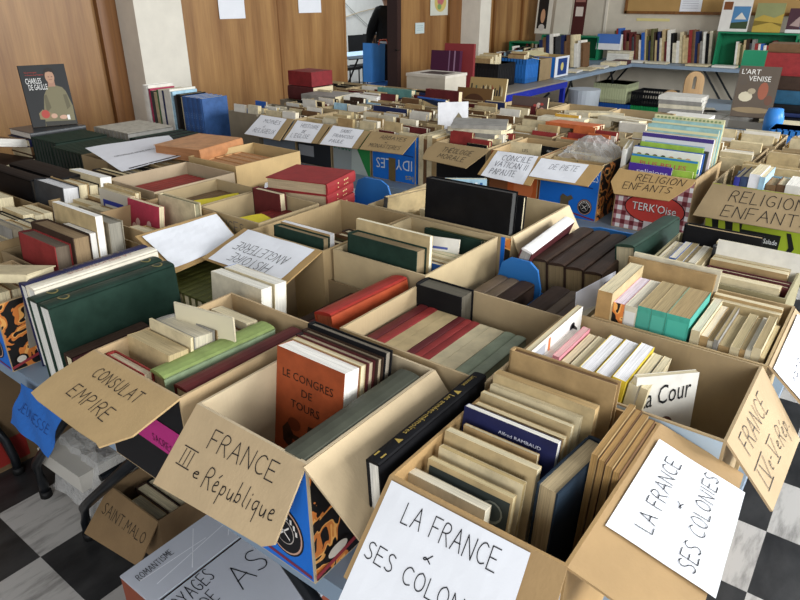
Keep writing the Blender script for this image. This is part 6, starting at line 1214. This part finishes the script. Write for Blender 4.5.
book('maroon', (.095, .22, .26), 3.60, 3.57, .932, 'flat', 0, 0, 'maroon book block supporting the archive case', 'hb')
for k in range(3):
    book(['ivory', 'white', 'grey'][k], (.035, .24, .3), 3.45, 3.25, .90+.036*k, 'flat', 0, 5, '%s book lying in the pile before the maroon archive case' % ['ivory', 'white', 'grey'][k], 'pb')
# stacked grey cartons and big maroon portfolios
for k in range(3):
    cbox(4.25, 4.55, 2.80, 3.16, TZ+.11*k, TZ+.11*k+.105, 'pale grey flat carton, %s from the bottom of the stack before the portfolios' % ORD[k], col='b8b0a0', name='flat_carton', group='stacked pale cartons')
    o = bpy.data.objects[-1]
lidm = MB(); lidm.box((4.245, 2.795, TZ+.325), (4.555, 3.165, TZ+.345), cardboard('c4bcae')); lidm.box((4.32, 2.86, TZ+.345), (4.48, 3.08, TZ+.347), flat('3a2a28')); tag(lidm.build('carton_lid', origin=(4.41, 2.94, TZ+.325)), 'pale carton lid with a dark rectangular label on top of the carton stack', 'lid')
display('portfolio', [(4.76, 3.28, 1.22), (4.80, 3.02, 1.22), (4.76, 3.02, TZ), (4.72, 3.28, TZ)], 'dark purple portfolio with two silver bands standing behind the carton stack', lambda e, f: (P(e, f, [(.62, 0), (.66, 0), (.66, 1), (.62, 1)], '7a5a72'), P(e, f, [(.80, 0), (.85, 0), (.85, 1), (.80, 1)], '8a6a80')), '3f1630', 'portfolio', .05)
display('portfolio', [(4.87, 3.22, 1.27), (4.93, 2.97, 1.27), (4.89, 2.95, TZ), (4.83, 3.22, TZ)], 'reddish portfolio standing behind the dark purple one', None, '7a2a2c', 'portfolio', .05)
table(4.62, 5.2, 2.6, 3.5, 'small table under the portfolios near the doorway', legs='sq')
# picture magazines leaning in the middle
def mag1(e, d):
    f = face_map(d, 'front'); P(e, f, [(0, 0), (1, 0), (1, 1), (0, 1)], 'a08656', .0005); rr = random.Random(2)
    for k in range(14): P(e, f, [(.04+.065*k, .62), (.08+.065*k, .62), (.08+.065*k, .62+rr.uniform(.1, .25)), (.04+.065*k, .62+rr.uniform(.1, .25))], rr.choice(['3a3428', '8a3a30', '4a5a4a', 'c8b890', '2a2a30']), .001)
def mag2(e, d):
    f = face_map(d, 'front'); P(e, f, [(0, 0), (1, 0), (1, 1), (0, 1)], '6a4c2a', .0005); P(e, f, disc_uv(.5, .6, .3, .25), '4a2e1c', .001); P(e, f, disc_uv(.4, .55, .12, .14), '9a6a44', .0015); P(e, f, [(.0, .2), (1, .1), (1, .3), (0, .4)], 'a07a4c', .001)
def mag3(e, d):
    f = face_map(d, 'front'); P(e, f, [(0, 0), (1, 0), (1, 1), (0, 1)], '5a4a44', .0005); rr = random.Random(6)
    for k in range(16): P(e, f, disc_uv(rr.uniform(.1, .9), rr.uniform(.3, .8), .05, .05, 8), rr.choice(['b04a44', 'c89a88', '8a3a34', 'd8c0b0']), .001+.0001*k)
book('tan', (.02, .27, .30), 3.98, 2.28, .83, 'fx', 12, 5, '!picture magazine with a row of tiny coloured spines, leaning left of centre', 'pb', extra=mag1)
book('brown', (.02, .26, .24), 3.88, 2.32, .83, 'fx', 12, 5, '!brown picture magazine with a dark figure leaning before the other one', 'pb', extra=mag2)
book('dark grey', (.02, .24, .17), 3.87, 1.90, .88, 'fx', 8, 5, '!picture magazine with a crowd of red and pink shapes, above the middle boxes', 'pb', extra=mag3)
for k, (x, y, c, yw) in enumerate([(3.5, 1.5, 'ivory', 10), (3.75, 1.45, 'cream', 30), (3.65, 1.2, 'ivory', -15), (3.3, 1.35, 'orange', 0)]):
    book(c, (.02, .16, .26), x, y, .985+.004*k, 'flat', 4, yw, '%s booklet lying loose over the middle boxes, %s counted rightward' % (c, ORD[k]), 'pb')
# ---------------------------------------------------------------- under the front table
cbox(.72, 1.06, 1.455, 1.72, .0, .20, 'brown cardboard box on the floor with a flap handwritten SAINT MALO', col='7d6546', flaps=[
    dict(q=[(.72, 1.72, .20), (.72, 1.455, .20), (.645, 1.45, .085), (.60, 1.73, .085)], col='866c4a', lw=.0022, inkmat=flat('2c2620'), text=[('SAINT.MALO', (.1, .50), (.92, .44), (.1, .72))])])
row([('mustard', .04, .14, .15, 'pb'), ('dark brown', .04, .2, .16, 'hb'), ('black', .04, .2, .16, 'hb')], 'SAINT MALO box', 'x', .74, 1.58, .006, 'fx', 0, seed=1)
b_ = cbox(.50, .92, .82, 1.26, .0, .30, 'closed white-topped box on the floor marked VOYAGES MONDE and ASIE', col='8a4630', name='closed_box')
lid1 = MB()
for (y0, y1) in ((1.125, 1.262), (.82, 1.115)):
    mf = quadmap([(.50, y1, .307), (.92, y1, .307), (.92, y0, .307), (.50, y0, .307)]); lid1.prism([mf(0, 0), mf(1, 0), mf(1, 1), mf(0, 1)], (0, 0, 1), .006, paper('b9bdc6'))
lo_ = lid1.build('lid', b_)
tx_ = MB(); mf = quadmap([(.50, 1.115, .307), (.92, 1.115, .307), (.92, .82, .307), (.50, .82, .307)])
ink(tx_, mf, 'ASIE', (.38, .55), (.80, .60), (.38, .80), mat=M_INK, lw=.003); ink(tx_, mf, 'VOYAGES', (.02, .78), (.34, .84), (.02, .93), mat=M_INK, lw=.0024); ink(tx_, mf, 'MONDE', (.02, .58), (.26, .64), (.02, .72), mat=M_INK, lw=.0024)
mf = quadmap([(.50, 1.262, .307), (.92, 1.262, .307), (.92, 1.125, .307), (.50, 1.125, .307)])
ink(tx_, mf, 'ROMANTISME', (.05, .60), (.30, .66), (.05, .76), mat=M_INK, lw=.0015)
for a, b in (((.1, .3), (.9, .6)), ((.3, .1), (.5, .9)), ((.6, .2), (.8, .9)), ((.05, .6), (.5, .5))):
    p, q = Vector(mf(*a, .0005)), Vector(mf(*b, .0005)); dd = (q-p).normalized().cross(Vector((0, 0, 1)))*.0012; tx_.add([p-dd, q-dd, q+dd, p+dd], [(0, 1, 2, 3)], flat('e4e6ea', .3))
tx_.build('handwriting', lo_)
# plastic wrapped packet
pk = MB(); rr = random.Random(9)
for i in range(3): pk.box((.74, 1.80, .002+.07*i), (.92, 2.06, .068+.07*i), paper('c8c4ba'), Matrix.Translation((0, 0, 0)) @ Matrix.Rotation(R(2*i-2), 4, 'Z'))
po = tag(pk.build('magazine_packet', origin=(.78, 2.03, 0)), 'stack of magazines wrapped in clear plastic on the floor by the table legs', 'packet')
fm2 = MB(); nx, ny = 12, 12; vv = []
for j in range(ny+1):
    for i in range(nx+1):
        u, v = i/nx, j/ny; e_ = min(u, 1-u, v, 1-v); vv.append((.69+.27*u+rr.uniform(-.006, .006), 1.75+.36*v+rr.uniform(-.006, .006), (.235 if e_ > .15 else .02+.215*e_/.15)+rr.uniform(-.006, .008)))
fm2.add(vv, [(j*(nx+1)+i, j*(nx+1)+i+1, (j+1)*(nx+1)+i+1, (j+1)*(nx+1)+i) for j in range(ny) for i in range(nx)], M_FILM); fm2.build('plastic_wrap', po)
pc = MB(); pc.box((.78, 1.85, .211), (.87, 1.93, .213), flat('4a3a2c')); pc.build('cover_picture', po)
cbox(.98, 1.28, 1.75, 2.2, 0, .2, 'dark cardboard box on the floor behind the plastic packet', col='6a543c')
row([('red', .04, .2, .17, 'hb'), ('white', .05, .2, .17, 'pb'), ('yellow', .05, .2, .17, 'pb'), ('dark red', .04, .2, .17, 'hb')], 'floor box behind the packet', 'x', 1.0, 1.95, .006, 'fx', 0, seed=2)
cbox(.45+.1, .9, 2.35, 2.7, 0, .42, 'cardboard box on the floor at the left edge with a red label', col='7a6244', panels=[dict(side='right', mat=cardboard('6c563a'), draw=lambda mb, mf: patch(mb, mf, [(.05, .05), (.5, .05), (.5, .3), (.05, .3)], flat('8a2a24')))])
cbox(.55, .90, .12, .55, 0, .34, 'terracotta printed box on the floor under the front right boxes', col='9a5a3c')
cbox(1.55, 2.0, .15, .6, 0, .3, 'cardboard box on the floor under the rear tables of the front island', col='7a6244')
finish_books()
